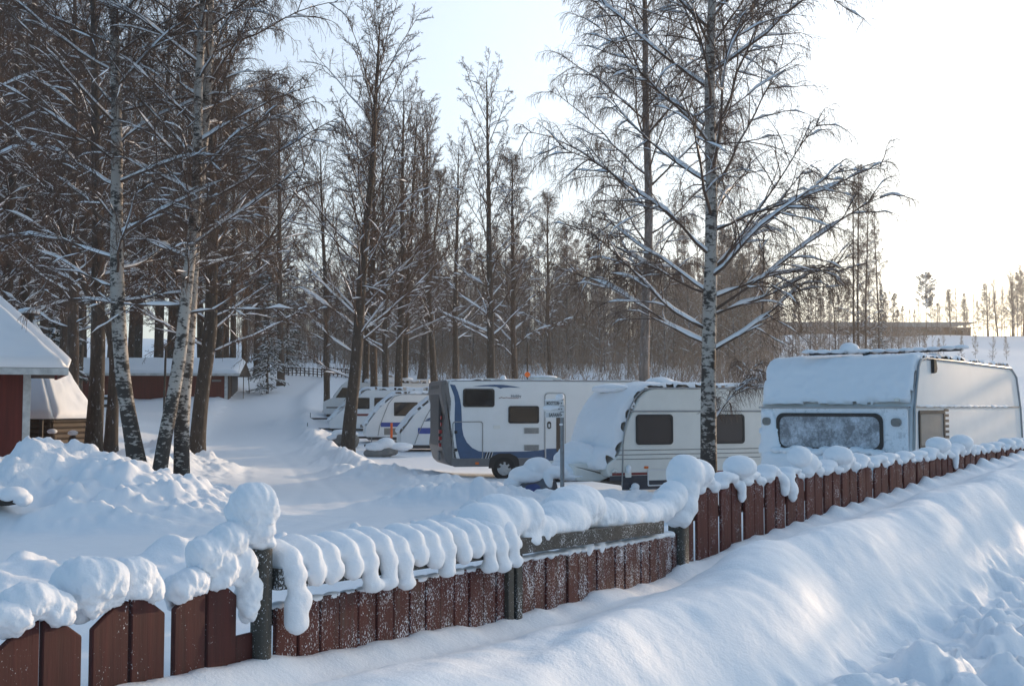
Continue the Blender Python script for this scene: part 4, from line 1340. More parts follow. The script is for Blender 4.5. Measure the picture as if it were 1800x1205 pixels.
# ------------------------------------------------------------------ generic touring caravan, front at the left end, near side towards the camera
def caravan(label, px, Y, py0, L, H, az, outline, stripes=(), windows=(), trims=(), snow=.10, bodymat='van_white', W=2.2, gz0=None, floor=.42, wheel_x=None, nose=True, snow_from=0, drawbar=1.35, front_window=None):
    x, y = at(px, 700, Y)[:2]
    z = gz(x + 1, y + .5) if gz0 is None else gz0
    c = thing('caravan', label, 'caravan', (x, y, z), az)
    ol = fillet(outline, 6)
    body('body', ol, W, M[bodymat], c, .05)
    for s in stripes:
        plate('stripe', s[0], M[s[1]], c, .003, .004)
    for wd in windows: window(c, *wd[:4], wd[4] if len(wd) > 4 else .05, glass=wd[5] if len(wd) > 5 else 'glass', skew=wd[6] if len(wd) > 6 else 0)
    for t in trims: pipe('edge_trim', [(a, -.004, b) for a, b in t], .018, M['trim'], c, 5)
    if wheel_x: wheel(c, wheel_x, -.0, .31, .31, .17)
    box('chassis', .2, .15, .30, L - .2, W - .15, floor + .02, M['dark_grey'], c, .02)
    if drawbar:
        db = box('drawbar', -drawbar, W / 2 - .06, .36, .2, W / 2 + .06, .46, M['dark_grey'], c, .015)
        pipe('jockey_wheel_post', [(-drawbar + .3, W / 2 - .12, .1), (-drawbar + .3, W / 2 - .12, .75)], .025, M['steel'], db)
    return c

def body_snow(name, c, ol, ncorner, xmax, th, res, seed, edge=.12, rag=.5, y0=.03, y1=2.17, start=0, bumps=.012):
    ln = [p for p in ol[::-1][:7 * ncorner] if p[0] < xmax][start:]
    ln.append((xmax, ln[-1][1]))
    return snow_sheet(name, ln, y0, y1, th, c, res, seed, edge, rag, bumps=bumps)

# middle cream caravan
x0, y0 = at(1090, 700, 24.4)[:2]
MO = [(-.28, .50, .15), (6.2, .40, .1), (6.25, 1.0, .2), (5.95, 2.42, .35), (.55, 2.42, .62), (.12, 1.55, 1.0), (.0, 1.0, .4), (-.36, .75, .12)]
mc = caravan('cream caravan with grey side windows, its rounded front packed in thick snow', 1090, 24.4, 0, 6.2, 2.42, R(21), MO,
             stripes=[(rrect(-.20, .545, 6.15, .60, .004), 'stripe_red'), (rrect(-.26, .43, 6.18, .535, .01), 'navy')] + [(rrect(-.10 if k else -.12, z, 6.1, z + .012, .002), 'dark_grey') for k, z in enumerate((1.07, .975, .88))],
             windows=[(.37, 1.19, 1.27, 1.84, .08, 'glass_brown'), (2.18, 1.19, 3.08, 1.84, .08, 'glass_brown'), (3.9, 1.19, 4.6, 1.84, .08, 'glass_brown')],
             trims=[[(.03, .30), (.05, .8), (.06, 1.2), (.12, 1.6), (.24, 2.0), (.36, 2.2), (.52, 2.35), (.72, 2.41), (3, 2.42), (5.8, 2.42)], [(.22, 1.91), (2.5, 1.91), (5.9, 1.90)]],
             bodymat='van_cream', W=2.2, gz0=.0, wheel_x=3.2, drawbar=1.55)
plate('skirt', rrect(.03, .24, 6.1, .425, .01), M['navy'], mc, .004, .012)
plate('skirt_edge', rrect(.03, .225, 6.1, .245, .004), M['trim'], mc, .006, .016)
plate('side_marker', rrect(.56, .68, .66, .73, .02), M['amber'], mc, .004, .02)
hf = plate('locker_hatch', rrect(.64, .30, 1.6, .66, .03), M['sign_white'], mc, .008, .01, hole=rrect(.67, .33, 1.57, .63, .02))
plate('hatch_skin', rrect(.671, .331, 1.569, .629, .02), M['van_cream'], hf, .010, .004)
plate('socket_cover', rrect(.10, .50, .24, .62, .02), M['van_cream'], mc, .008, .03)
link('hatch_snow', blob('hatch_snow', [(.17, -.05, .68, .06, .05, .09), (.32, -.06, .30, .10, .07, .08), (.30, -.05, .26, .12, .06, .03)], .012, 3, .004, 20, 8), None, mc)
fb = body('gas_locker', fillet([(-.95, .78, .05), (-.90, .42, .12), (-.30, .40, .05), (-.05, .5, .02), (-.10, .85, .02), (-.42, .83, .1)]), 1.5, M['van_cream'], mc, .06, .35)
pipe('grab_handle', [(-.1, -.02, .62), (-.16, -.05, .66), (-.2, -.02, .62)], .03, M['van_cream'], mc)
# snow packed on front and roof
def th_mid(a, b): return np.where(a < .62, .20, .10) * (1 + .15 * np.sin(b * 5))
fl_line = [(-.44, .62), (-.34, .80), (-.08, .98), (-.01, 1.15), (.06, 1.4), (.13, 1.6), (.25, 1.95), (.36, 2.16), (.5, 2.33), (.68, 2.41), (1.2, 2.425), (2.2, 2.425), (4, 2.425), (5.8, 2.42)]
body_snow('front_snow', mc, fillet(MO, 6), 5, 5.7, lambda a, b: .27 - .16 * smooth01(.17, .34, a), .03, 5, .08, .35, .03, 2.17)
link('front_snow', blob('front_snow', [(-.62, 1.1, .85, .35, .75, .22), (-.85, 1.05, .62, .3, .7, .2), (-1.1, 1.05, .55, .35, .35, .12), (-.5, 1.1, .95, .3, .85, .3)], .03, 6, .012, 8, 6), None, mc)
link('roof_snow', blob('roof_snow', [(1.55, 1.1, 2.55, .32, .4, .13), (1.75, 1.0, 2.52, .3, .4, .08), (.35, 1.2, 2.42, .25, .8, .1)], .025, 4, .012, 9, 7), None, mc)
plate('corner_light', rrect(.1, 1.66, .55, 1.80, .06), M['van_cream'], mc, .0, .02, (Vector((-.0, .6, 0)), Vector((0, 1, 0)), Vector((0, 0, 1)), Vector((-1, 0, 0))))
# tarp on the hitch, its snow, hanging icicles under the drawbar
xh, yh = at(937, 700, 24.6)[:2]
e = [(xh - .1, yh + .1, .22, .40, .32, .28), (xh + .22, yh, .26, .30, .3, .32), (xh - .35, yh + .1, .12, .22, .25, .16)]
tp = link('hitch_cover', blob('hitch_cover', e, .025, 6, .02, 9, 12, 'tarp'), None)
tag(tp, 'grey hitch tarp under a high snow mound before the cream caravan', 'cover')
link('tarp_strap', blob('tarp_strap', [(xh + .02, yh - .22, .27, .19, .09, .10)], .015, 2, .01, 12, 13, 'tarp_blue'), None, tp)
link('cover_snow', blob('cover_snow', [(xh - .12, yh + .05, .54, .42, .40, .20), (xh + .10, yh + .05, .72, .30, .36, .20), (xh + .45, yh + .1, .60, .40, .40, .14), (xh - .42, yh + .05, .36, .22, .3, .14), (xh + .32, yh - .2, .42, .10, .08, .22), (xh + .85, yh + .2, .52, .40, .40, .12)], .022, 6, .008, 9, 14), None, tp)

# right frosted caravan: front faces left-forward, side runs away to the right
x0, y0 = at(1606, 700, 16.5)[:2]
AZR = R(90 - 40)
rc = thing('caravan', 'old white caravan crusted with frost, roof aerial on top, nearest the long fence', 'caravan', (x0, y0, -.02), AZR)
rc.rotation_euler = (0, 0, AZR)
RO = fillet([(.0, .55, .12), (5.2, .45, .15), (5.28, 1.2, .3), (5.0, 2.70, .55), (.30, 2.76, .14), (.02, 1.98, .5), (-.06, 1.3, .5)], 6)
# near side of this caravan is its right-hand wall: local x runs back, y to the left
b_ = body('body', RO, 2.45, M['van_white'], rc, .05)
SD = SIDE
plate('belt_trim', rrect(.0, 2.005, 5.15, 2.03, .004), M['trim'], rc, .002, .012)
window(rc, .16, 1.40, 1.22, 1.97, .04, glass='panel_grey', fw=.05)
for k in range(7): plate('vent_slat', rrect(1.24, 1.42 + k * .082, 1.40, 1.46 + k * .082, .006), M['sign_white'], rc, .010, .01)
plate('vent_panel', rrect(1.22, 1.38, 1.42, 1.99, .02), M['black'], rc, .003, .007)
plate('flue_cowl', fillet([(.72, 2.52, .02), (.82, 2.54, .02), (.85, 2.60, .02), (.81, 2.72, .01), (.72, 2.74, .01)]), M['black'], rc, .002, .05)
FRT = (Vector((-.03, 0, 0)), Vector((0, 1, 0)), Vector((-.03, 0, 1)).normalized(), Vector((-1, 0, -.03)).normalized())
fw_ = window(rc, .42, 1.36, 2.12, 1.93, .12, fr=(Vector((-.045, 0, 0)), *FRT[1:]), glass='glass_frost', fw=.05)
plate('front_panel', rrect(.06, 1.05, 2.39, 2.0, .03), M['frosted_panel'], rc, -.02, .03, FRT)
plate('belt_trim', rrect(.03, 2.003, 2.42, 2.03, .004), M['trim'], rc, -.05, .08, FRT)
for y in (.22, 2.28): plate('lamp_cap', fillet([(y - .07, 1.74, .05), (y + .07, 1.74, .05), (y + .07, 1.86, .05), (y - .07, 1.86, .05)]), M['panel_grey'], rc, .01, .045, FRT)
plate('side_marker', rrect(.19, 2.10, .27, 2.15, .025), M['van_cream'], rc, -.09, .06, FRT)
pipe('edge_trim', [(-.03, -.005, .6), (-.05, -.005, 1.3), (.02, -.005, 2.0), (.12, -.005, 2.35), (.20, -.005, 2.60), (.30, -.005, 2.71), (.5, -.005, 2.74), (2, -.005, 2.735), (4.6, -.005, 2.70), (4.9, -.005, 2.55), (5.1, -.005, 2.0), (5.2, -.005, 1.3)], .022, M['trim'], rc)
snow_sheet('front_snow', [(.0, 2.06), (.06, 2.2), (.14, 2.42), (.24, 2.64), (.34, 2.74), (.6, 2.765), (1.4, 2.76), (4.4, 2.74), (4.8, 2.70)], .03, 2.42, lambda a, b: .055 + .03 * smooth01(.15, .4, a), rc, .03, 15, .10, .7, bumps=.02)
snow_sheet('front_snow', [(-.10, .95), (-.10, 1.15), (-.085, 1.33)], .05, 2.40, .08, rc, .03, 16, .10, .8)
snow_sheet('front_snow', [(-.085, 1.30), (-.085, 1.6), (-.07, 1.99)], 2.05, 2.42, .05, rc, .025, 17, .10, 1.6)
link('window_snow', blob('window_snow', [(-.12, .5 + .16 * k, 1.345 + .02 * (k % 3), .07, .12, .05) for k in range(11)], .02, 3, .01, 14, 18), None, rc)
link('trim_snow', blob('trim_snow', [(.3 + .3 * k, -.01, 2.035, .2, .025, .014 + .008 * (k % 2)) for k in range(15)], .012, 2, .004, 20, 19), None, rc)
ae = box('aerial_mount', .62, .9, 2.74, .74, 1.02, 2.88, M['black'], rc, .01)
AB = [(.2, 1.7, 2.84), (.6, 1.1, 2.86), (1.0, .5, 2.87), (1.45, -.2, 2.90)]
boom = pipe('aerial_boom', AB, .022, M['black'], ae)
for k in range(9):
    t = k / 8; a = Vector(AB[0]).lerp(Vector(AB[3]), t); a.z = float(np.interp(t, [0, .33, .66, 1], [p[2] for p in AB]))
    pipe('aerial_rod', [tuple(a + Vector((-.10, -.05, 0))), tuple(a), tuple(a + Vector((.10, .05, 0)))], .012, M['steel'], ae, 4)
link('aerial_snow', blob('aerial_snow', [tuple(Vector(AB[0]).lerp(Vector(AB[3]), t) + Vector((0, 0, .04 - .02 * math.sin(t * 3.1)))) + (.10, .13, .035) for t in np.linspace(0, 1, 12)] + [(.55, 1.2, 2.93, .15, .15, .09)], .014, 2, .004, 20, 23), None, ae)
rc.rotation_euler = (R(0), R(0), AZR)

# ---- the row of caravans on the left, seen side-on behind the motorhome
SL_ = [(.02, .45, .12), (5.2, .42, .1), (5.25, 1.2, .2), (5.0, 2.38, .3), (1.45, 2.45, .3), (.62, 1.75, .5), (.05, .95, .15)]
ca = caravan('white caravan with wave emblem and broad blue band, half hidden by the motorhome rear', 703, 47, 0, 5.2, 2.45, R(10), SL_, gz0=-.02,
             stripes=[(rrect(.75, .92, 5.1, 1.16, .01), 'stripe_blue')], windows=[(2.0, 1.35, 2.9, 2.0, .05, 'panel_grey')],
             trims=[[(.62, .5), (.78, .95), (1.05, 1.55), (1.3, 2.0), (1.6, 2.33), (1.9, 2.42), (4.8, 2.40)]], wheel_x=None, drawbar=1.4)
for k in range(3): plate('wave_emblem', [(.95 + k * .06, 1.42 + k * .05), (1.15 + k * .06, 1.49 + k * .05), (1.42 + k * .02, 1.45 + k * .05), (1.2 + k * .05, 1.44 + k * .05)], M['van_blue'], ca, .003, .004)
plate('side_marker', rrect(1.38, .62, 1.5, .69, .02), M['amber'], ca, .003, .02)
body_snow('front_snow', ca, fillet(SL_, 6), 4, 4.8, .12, .05, 31, .12, .5)
plate('front_badge', rrect(.5, 1.2, .9, 1.4, .04), M['panel_grey'], ca, .05, .06, (Vector((.1, .2, 0)), Vector((0, 1, 0)), Vector((.5, 0, .85)).normalized(), Vector((-.85, 0, .5)).normalized()))
cb = caravan('white caravan with thin blue stripe, one dark side window and a big sloping snowy front', 641, 52.5, 0, 5.2, 2.4, R(10), SL_, gz0=.17,
             stripes=[(rrect(.75, .92, 5.1, 1.12, .01), 'stripe_blue'), (rrect(.9, .55, 5.1, .86, .01), 'panel_grey')], windows=[(1.35, 1.42, 2.45, 2.05, .04)],
             trims=[[(.62, .5), (.70, .95), (.92, 1.55), (1.1, 2.0), (1.35, 2.3), (1.7, 2.42), (4.8, 2.40)]], wheel_x=2.9, drawbar=1.2)
body_snow('front_snow', cb, fillet(SL_, 6), 4, 4.8, .13, .05, 32, .12, .5)
CC_ = [(.02, .45, .12), (6.4, .42, .1), (6.45, 1.2, .2), (6.2, 2.50, .2), (2.0, 2.52, .4), (.9, 1.6, .5), (.05, .85, .15)]
cc = caravan('white caravan with red waist stripe behind the large alder trunk', 577, 61, 0, 6.4, 2.5, R(9), gz0=.40, outline= [(.02, .45, .12), (6.4, .42, .1), (6.45, 1.2, .2), (6.2, 2.50, .2), (2.0, 2.52, .4), (.9, 1.6, .5), (.05, .85, .15)],
             stripes=[(rrect(1.3, 1.12, 6.2, 1.24, .01), 'stripe_red'), (rrect(1.7, .5, 6.2, .66, .01), 'panel_grey')], windows=[(1.25, 1.5, 2.2, 2.1, .04), (2.45, 1.5, 3.45, 2.1, .04), (4.2, 1.5, 5.1, 2.1, .04)],
             trims=[[(1.25, .6), (1.2, 1.0), (1.3, 1.4)]], wheel_x=3.6, drawbar=1.4)
body_snow('roof_snow', cc, fillet(CC_, 6), 4, 6.0, .16, .06, 33, .12, .5)
cd = caravan('farthest motorhome with dark windscreen on the rising ground', 568, 69, 0, 5.6, 2.6, R(8), gz0=1.12, outline= [(.0, .45, .2), (5.4, .42, .1), (5.45, 2.2, .4), (5.2, 2.72, .4), (1.7, 2.74, .5), (1.2, 2.3, .3), (.55, 1.45, .2), (.0, 1.2, .15)],
             windows=[(4.1, 1.6, 4.95, 2.05, .04, 'glass_brown')], stripes=[(rrect(.2, .8, 5.2, .9, .01), 'panel_grey')], drawbar=0, wheel_x=1.0)
plate('windscreen', [(.15, 0), (2.05, 0), (1.9, .95), (.3, .95)], M['glass'], cd, .01, .02, (Vector((.60, 0, 1.5)), Vector((0, 1, 0)), Vector((.65, 0, .85)).normalized(), Vector((-.85, 0, .65)).normalized()))
plate('cab_window', [(.75, 1.45), (1.5, 1.45), (1.5, 2.05), (1.15, 2.05)], M['glass'], cd, .004, .01)
snow_sheet('roof_snow', [(1.7, 2.74), (3, 2.745), (5.0, 2.725)], .0, 2.2, .12, cd, .07, 34, .14, .7)
ce = caravan('low snowed-over caravan roof between the red-striped caravan and the farthest motorhome', 586, 65, 0, 6.0, 2.45, R(9), gz0=.92, outline= [(.02, .45, .12), (6.0, .42, .1), (6.05, 1.2, .2), (5.8, 2.45, .3), (1.5, 2.48, .4), (.7, 1.5, .5), (.05, .85, .15)],
             windows=[(1.5, 1.4, 2.3, 2.0, .04)], stripes=[(rrect(1.2, 2.05, 5.8, 2.10, .01), 'trim')], drawbar=1.6)
plate('front_window', [(.2, 0), (2.0, 0), (2.0, .55), (.2, .55)], M['glass'], ce, .01, .02, (Vector((.62, 0, 1.42)), Vector((0, 1, 0)), Vector((.63, 0, .77)).normalized(), Vector((-.77, 0, .63)).normalized()))
snow_sheet('roof_snow', [(1.75, 2.475), (3, 2.47), (5.6, 2.455)], .0, 2.2, .2, ce, .07, 35, .14, .7)
# covered hitch of the emblem caravan
def hitch(px, py, Y, label, mat='panel_grey', k=1.0):
    p = at(px, py, Y)
    t = link('hitch_cover', blob('hitch_cover', [(p[0], p[1], p[2], .5 * k, .3 * k, .22 * k), (p[0] + .4 * k, p[1], p[2] + .05, .45 * k, .3 * k, .2 * k)], .035, 4, .015, 7, 41, mat), None)
    tag(t, label, 'cover')
    link('cover_snow', blob('cover_snow', [(p[0], p[1], p[2] + .24 * k, .45 * k, .32 * k, .2 * k), (p[0] + .35 * k, p[1], p[2] + .38 * k, .35 * k, .32 * k, .22 * k), (p[0] + .9 * k, p[1] + .1, p[2] + .25 * k, .5 * k, .35 * k, .16 * k)], .035, 4, .012, 7, 42), None, t)
hitch(662, 796, 44.0, 'pale hitch cover under domed snow before the emblem caravan')
# ------------------------------------------------------------------ huts, shed, hilltop building, small things
def slab(name, quad, th, mat, parent, sub=24, bump_=.02, seed=0, over=.06, shade=True):
    """thick settled snow on a roof plane given by 4 corners (eave a, eave b, ridge b, ridge a)"""
    a, b, c, d = [Vector(q) for q in quad]
    n = (b - a).cross(d - a).normalized()
    if n.z < 0: n = -n
    g = np.linspace(0, 1, sub + 1)
    U, W = np.meshgrid(g, g, indexing='ij')
    A = np.array(a); B = np.array(b); C_ = np.array(c); D = np.array(d)
    P = (A * ((1 - U) * (1 - W))[..., None] + B * (U * (1 - W))[..., None] + C_ * (U * W)[..., None] + D * ((1 - U) * W)[..., None])
    la, lw = (b - a).length, (d - a).length
    e = np.minimum(np.minimum(U, 1 - U) * la, np.where(W < .5, W * lw, 1e3)) / .18
    prof = np.sqrt(np.clip(1 - (1 - np.clip(e, 0, 1)) ** 2, 0, 1))
    h = .02 + prof * th * (1 + .25 * fbm(U * la * .8 + seed, W * lw * .8, 3)) + bump_ * fbm(U * la * 3 + seed, W * lw * 3, 3)
    T = P + np.array(n) * h[..., None]
    k = sub + 1
    V = np.concatenate([T.reshape(-1, 3), (P + np.array(n) * .004).reshape(-1, 3)])
    i = (np.arange(sub)[:, None] * k + np.arange(sub)[None]).ravel()
    F = [np.stack([i, i + k, i + k + 1, i + 1], 1), np.stack([i, i + 1, i + k + 1, i + k], 1) + k * k]
    rim = []
    for s in range(sub):
        for p, q in ((s * k, (s + 1) * k), ((s + 1) * k + sub, s * k + sub), (s + 1, s), (sub * k + s, sub * k + s + 1)):
            rim.append((p, p + k * k, q + k * k, q))
    F.append(np.array(rim))
    me = np_mesh(name, V, np.concatenate(F), True)
    return link(name, me, M[mat], parent)

def quadbox(name, pts8, mat, parent):
    F = [(0, 1, 2, 3), (7, 6, 5, 4), (0, 4, 5, 1), (1, 5, 6, 2), (2, 6, 7, 3), (3, 7, 4, 0)]
    me = bpy.data.meshes.new(name); me.from_pydata([tuple(p) for p in pts8], [], F); me.update()
    bm = bmesh.new(); bm.from_mesh(me); bmesh.ops.recalc_face_normals(bm, faces=bm.faces); bm.to_mesh(me); bm.free()
    return link(name, me, mat, parent)

# --- red hut at the left edge (hipped roof)
cx_, cy_ = at(52, 700, 29.5)[:2]
zg = gz(cx_, cy_ + .6) - .25
zt = at(52, 657, 29.5)[2]
hut = thing('red_hut', 'red board hut with white corner boards and a deep snow hipped roof', 'hut', (cx_, cy_, zg), R(24.5))
Hh = zt - zg
box('wall', -4.2, 0, 0, 0, 4.0, Hh, M['red_wall'], hut, .01)
for k in range(18):
    box('cover_strip', -.42 - .215 * k, -.02, .05, -.38 - .215 * k, .0, Hh - .05, M['red_wall'], hut, .004) if False else None
box('corner_board', -.16, -.025, 0, .012, .0, Hh - .02, M['white_wood'], hut, .004)
box('corner_board', .0, -.012, 0, .024, .15, Hh - .02, M['white_wood'], hut, .004)
ov = .88
box('fascia', -4.2 - ov, -ov, Hh - .04, ov, -ov + .03, Hh + .13, M['white_wood'], hut, .005)
box('fascia', ov - .03, -ov + .031, Hh - .04, ov, 4.0 + ov, Hh + .13, M['white_wood'], hut, .005)
box('soffit', -4.2 - ov + .01, -ov + .035, Hh + .0, ov - .035, 4.0 + ov, Hh + .03, M['dark_wood'], hut, 0)
box('rafter_end', ov - .32, -ov + .04, Hh - .16, ov - .26, -ov + .3, Hh - .005, M['red_wall'], hut, .004)
apx = Vector((-2.1, 2.0, Hh + .15 + 2.95 * .97))
c0 = Vector((-4.2 - ov, -ov, Hh + .135)); c1 = Vector((ov, -ov, Hh + .135)); c2 = Vector((ov, 4 + ov, Hh + .135)); c3 = Vector((-4.2 - ov, 4 + ov, Hh + .135))
bm = bmesh.new(); q = [bm.verts.new(v) for v in (c0, c1, c2, c3, apx)]
for f in ((0, 1, 4), (1, 2, 4), (2, 3, 4), (3, 0, 4), (3, 2, 1, 0)): bm.faces.new([q[i] for i in f])
bmesh.ops.recalc_face_normals(bm, faces=bm.faces); me = bpy.data.meshes.new('roof'); bm.to_mesh(me); bm.free()
rf = link('roof', me, M['dark_wood'], hut)
slab('roof_snow', (c0, c1, apx, apx), .24, 'snow_soft', rf, 40, .015, 1)
slab('roof_snow', (c1, c2, apx, apx), .24, 'snow_soft', rf, 40, .015, 2)

# --- log kota (six-sided grill hut)
kx, ky = at(48, 700, 36)[:2]
kz = gz(kx + 1, ky - 1) - .15
ze = at(100, 735, 36)[2]
zap = at(48, 563, 36)[2]
kota = thing('log_kota', 'round log grill hut with steep snow-covered cone roof', 'hut', (kx, ky, kz), R(0))
he = ze - kz; ha = zap - kz
def hexa(r, z, a0=.26): return [Vector((r * math.cos(a0 + i * math.pi / 3), r * math.sin(a0 + i * math.pi / 3), z)) for i in range(6)]
inn = hexa(1.75, 0)
for i in range(6):
    a, b = inn[i], inn[(i + 1) % 6]
    nlog = 6
    Ps = np.array([[tuple(a.lerp(b, -.06)), tuple(a.lerp(b, .5)), tuple(a.lerp(b, 1.06))]] * nlog); hl = (he + .05) / nlog
    Ps[:, :, 2] = (np.arange(nlog) * hl + hl / 2)[:, None]
    V, F = tubes(Ps, np.full((nlog, 3), hl * .55), 8)
    link('log_wall', np_mesh('log_wall', V, F, True), M['log'], kota)
ev = hexa(2.05, he); ap = Vector((0, 0, ha))
bm = bmesh.new(); q = [bm.verts.new(v) for v in ev] + [bm.verts.new(ap)]
for i in range(6): bm.faces.new((q[i], q[(i + 1) % 6], q[6]))
bm.faces.new(q[5::-1]); me = bpy.data.meshes.new('roof'); bm.to_mesh(me); bm.free()
rf = link('roof', me, M['dark_wood'], kota)
for i in range(6): slab('roof_snow', (ev[i], ev[(i + 1) % 6], ap, ap), .13, 'snow_soft', rf, 26, .03, i)
pipe('chimney', [(0, 0, ha - .3), (0, 0, ha + .15)], .16, M['black'], kota, 10)
ck = link('chimney_cap', blob('chimney_cap', [(0, 0, ha + .18, .34, .34, .05)], .03, 1, 0, 5, 1, 'black'), None, kota)
link('cap_snow', blob('cap_snow', [(0, 0, ha + .28, .33, .33, .13)], .03, 3, .01, 8, 1), None, ck)
for k, dx in enumerate((.55, 1.1)):
    box('wall_post', dx, -1.72, 0, dx + .1, -1.62, he, M['dark_wood'], kota, .01)
for k, (px, py) in enumerate(((92, 752), (128, 762))):
    p = at(px, py, 33.8); z_ = gz(p[0], p[1])
    lg = link('chopping_log', blob('chopping_log', [(p[0], p[1], z_ + .2, .13, .13, .25)], .03, 2, .01, 8, 1, 'log'), None)
    tag(lg, 'short upright log %s' % ('by the kota wall' if k == 0 else 'in the snow right of the kota post'), 'log')
    link('log_snow', blob('log_snow', [(p[0], p[1], z_ + .48, .15, .15, .08)], .02, 2, .005, 9, 1), None, lg)

# --- long red shed by the road
sx, sy = at(400, 700, 80)[:2]
sz = gz(sx + 1, sy - 1) - .3
zt = at(400, 660, 80)[2]; zr = at(400, 634, 82)[2]
shd = thing('red_shed', 'long low dark red shed with snowy roof and open gable end', 'shed', (sx, sy, sz), R(4))
h0 = zt - sz; hr = zr - sz
box('wall', -10.5, 0, 0, 0, 4.2, h0, M['red_wall'], shd, .01)
box('corner_board', -.22, -.03, 0, .0, -.001, h0 - .01, M['white_wood'], shd, .004)
box('fascia', -10.9, -.5, h0 - .02, .9, -.46, h0 + .16, M['white_wood'], shd, .005)
bm = bmesh.new()
pr = [(-.48, h0 + .02), (2.1, hr - .1), (4.7, h0 + .02)]
a = [bm.verts.new((-10.9, y, z)) for y, z in pr]; b = [bm.verts.new((.9, y, z)) for y, z in pr]
bm.faces.new(a); bm.faces.new(b[::-1])
for i in range(3): bm.faces.new((a[i], a[(i + 1) % 3], b[(i + 1) % 3], b[i]))
bmesh.ops.recalc_face_normals(bm, faces=bm.faces); me = bpy.data.meshes.new('roof'); bm.to_mesh(me); bm.free()
rf = link('roof', me, M['dark_wood'], shd)
slab('roof_snow', ((-10.9, -.48, h0 + .05), (.9, -.48, h0 + .05), (.9, 2.1, hr - .09), (-10.9, 2.1, hr - .09)), .30, 'snow_soft', rf, 40, .03, 4)
slab('roof_snow', ((.9, 4.7, h0 + .05), (-10.9, 4.7, h0 + .05), (-10.9, 2.1, hr - .09), (.9, 2.1, hr - .09)), .30, 'snow_soft', rf, 30, .03, 5)
box('gable_boarding', .001, .02, 0, .06, 1.0, h0, M['log'], shd, .004)
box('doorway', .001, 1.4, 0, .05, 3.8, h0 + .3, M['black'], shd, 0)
for y, l_ in ((1.2, 0), (4.3, .9)): quadbox('barge_board', [(.86, y, .0), (.9, y, 0), (.9, y + .12, 0), (.86, y + .12, 0), (.86, y - l_, h0 + .1), (.9, y - l_, h0 + .1), (.9, y - l_ + .12, h0 + .1), (.86, y - l_ + .12, h0 + .1)], M['log'], shd)
sg = box('name_board', -1.1, -.05, h0 - .42, -.45, -.02, h0 - .28, M['panel_grey'], shd, .004)

# --- long flat building on the hill
bx0 = at(1366, 590, 200)[0]; bx1 = at(1722, 590, 200)[0]
zb = min(gz(bx0, 200), gz(bx1, 200)) - .6; zt = at(1500, 566, 200)[2]
hb = thing('hilltop_building', 'long low brown building with flat snowy roof on the far hill', 'building', (bx0, 200, zb), R(1.0))
Lb = bx1 - bx0; hbh = zt - zb
box('wall', 0, 0, 0, Lb - 5.0, 9, hbh - .8, M['hill_wall'], hb, .02)
quadbox('roof', [(-.3, -.6, hbh - .82), (Lb - 4.2, -.6, hbh - .82), (Lb - 4.2, 9.5, hbh - .82), (-.3, 9.5, hbh - .82), (-.3, -.6, hbh), (Lb, -.6, hbh), (Lb, 9.5, hbh), (-.3, 9.5, hbh)], M['concrete'], hb)
for k in range(9): box('mullion', Lb - 4.9 + k * .5, 1.0, 0, Lb - 4.84 + k * .5, 1.08, hbh - .8, M['black'], hb, 0)
for k in range(11): box('window', 1.6 + k * 2.6, -.05, hbh - 1.75, 3.2 + k * 2.6, .02, hbh - 1.15, M['glass_brown'], hb, .01)
box('window_wall', Lb - 4.9, 1.1, 0, Lb - .8, 1.16, hbh - .8, M['glass'], hb, 0)

# --- far rail fence
rfn = thing('rail_fence', 'dark post-and-rail fence with snow crests on the far rise', 'fence', (0, 0, 0))
fpts = [(500, 97), (522, 96), (546, 95), (570, 94), (592, 93), (615, 92)]
fp = []
for px, Y in fpts:
    x = (px - 900) / 2000 * Y; fp.append((x, Y, gz(x, Y)))
FPa = np.array(fp)
rfn.location = (FPa[0][0], FPa[0][1], FPa[0][2])
o0 = FPa[0]
for t in np.linspace(0, 5, 17):
    i = min(int(t), 4); p = FPa[i] + (FPa[i + 1] - FPa[i]) * (t - i); z_ = gz(p[0], p[1]); p = np.array((p[0], p[1], z_)) - o0
    pipe('fence_post', [tuple(p + (0, 0, -.2)), tuple(p + (0, 0, .72))], .05, M['dark_wood'], rfn, 6)
    link('post_snow', blob('post_snow', [(p[0], p[1], p[2] + .78, .09, .09, .10)], .04, 1, .01, 8, 1), None, rfn)
for dz in (.22, .42, .62):
    pts = []
    for t in np.linspace(0, 5, 21):
        i = min(int(t), 4); p = FPa[i] + (FPa[i + 1] - FPa[i]) * (t - i); pts.append((p[0] - o0[0], p[1] - o0[1], gz(p[0], p[1]) + dz - o0[2]))
    pipe('fence_rail', pts, .035, M['dark_wood'], rfn, 5)

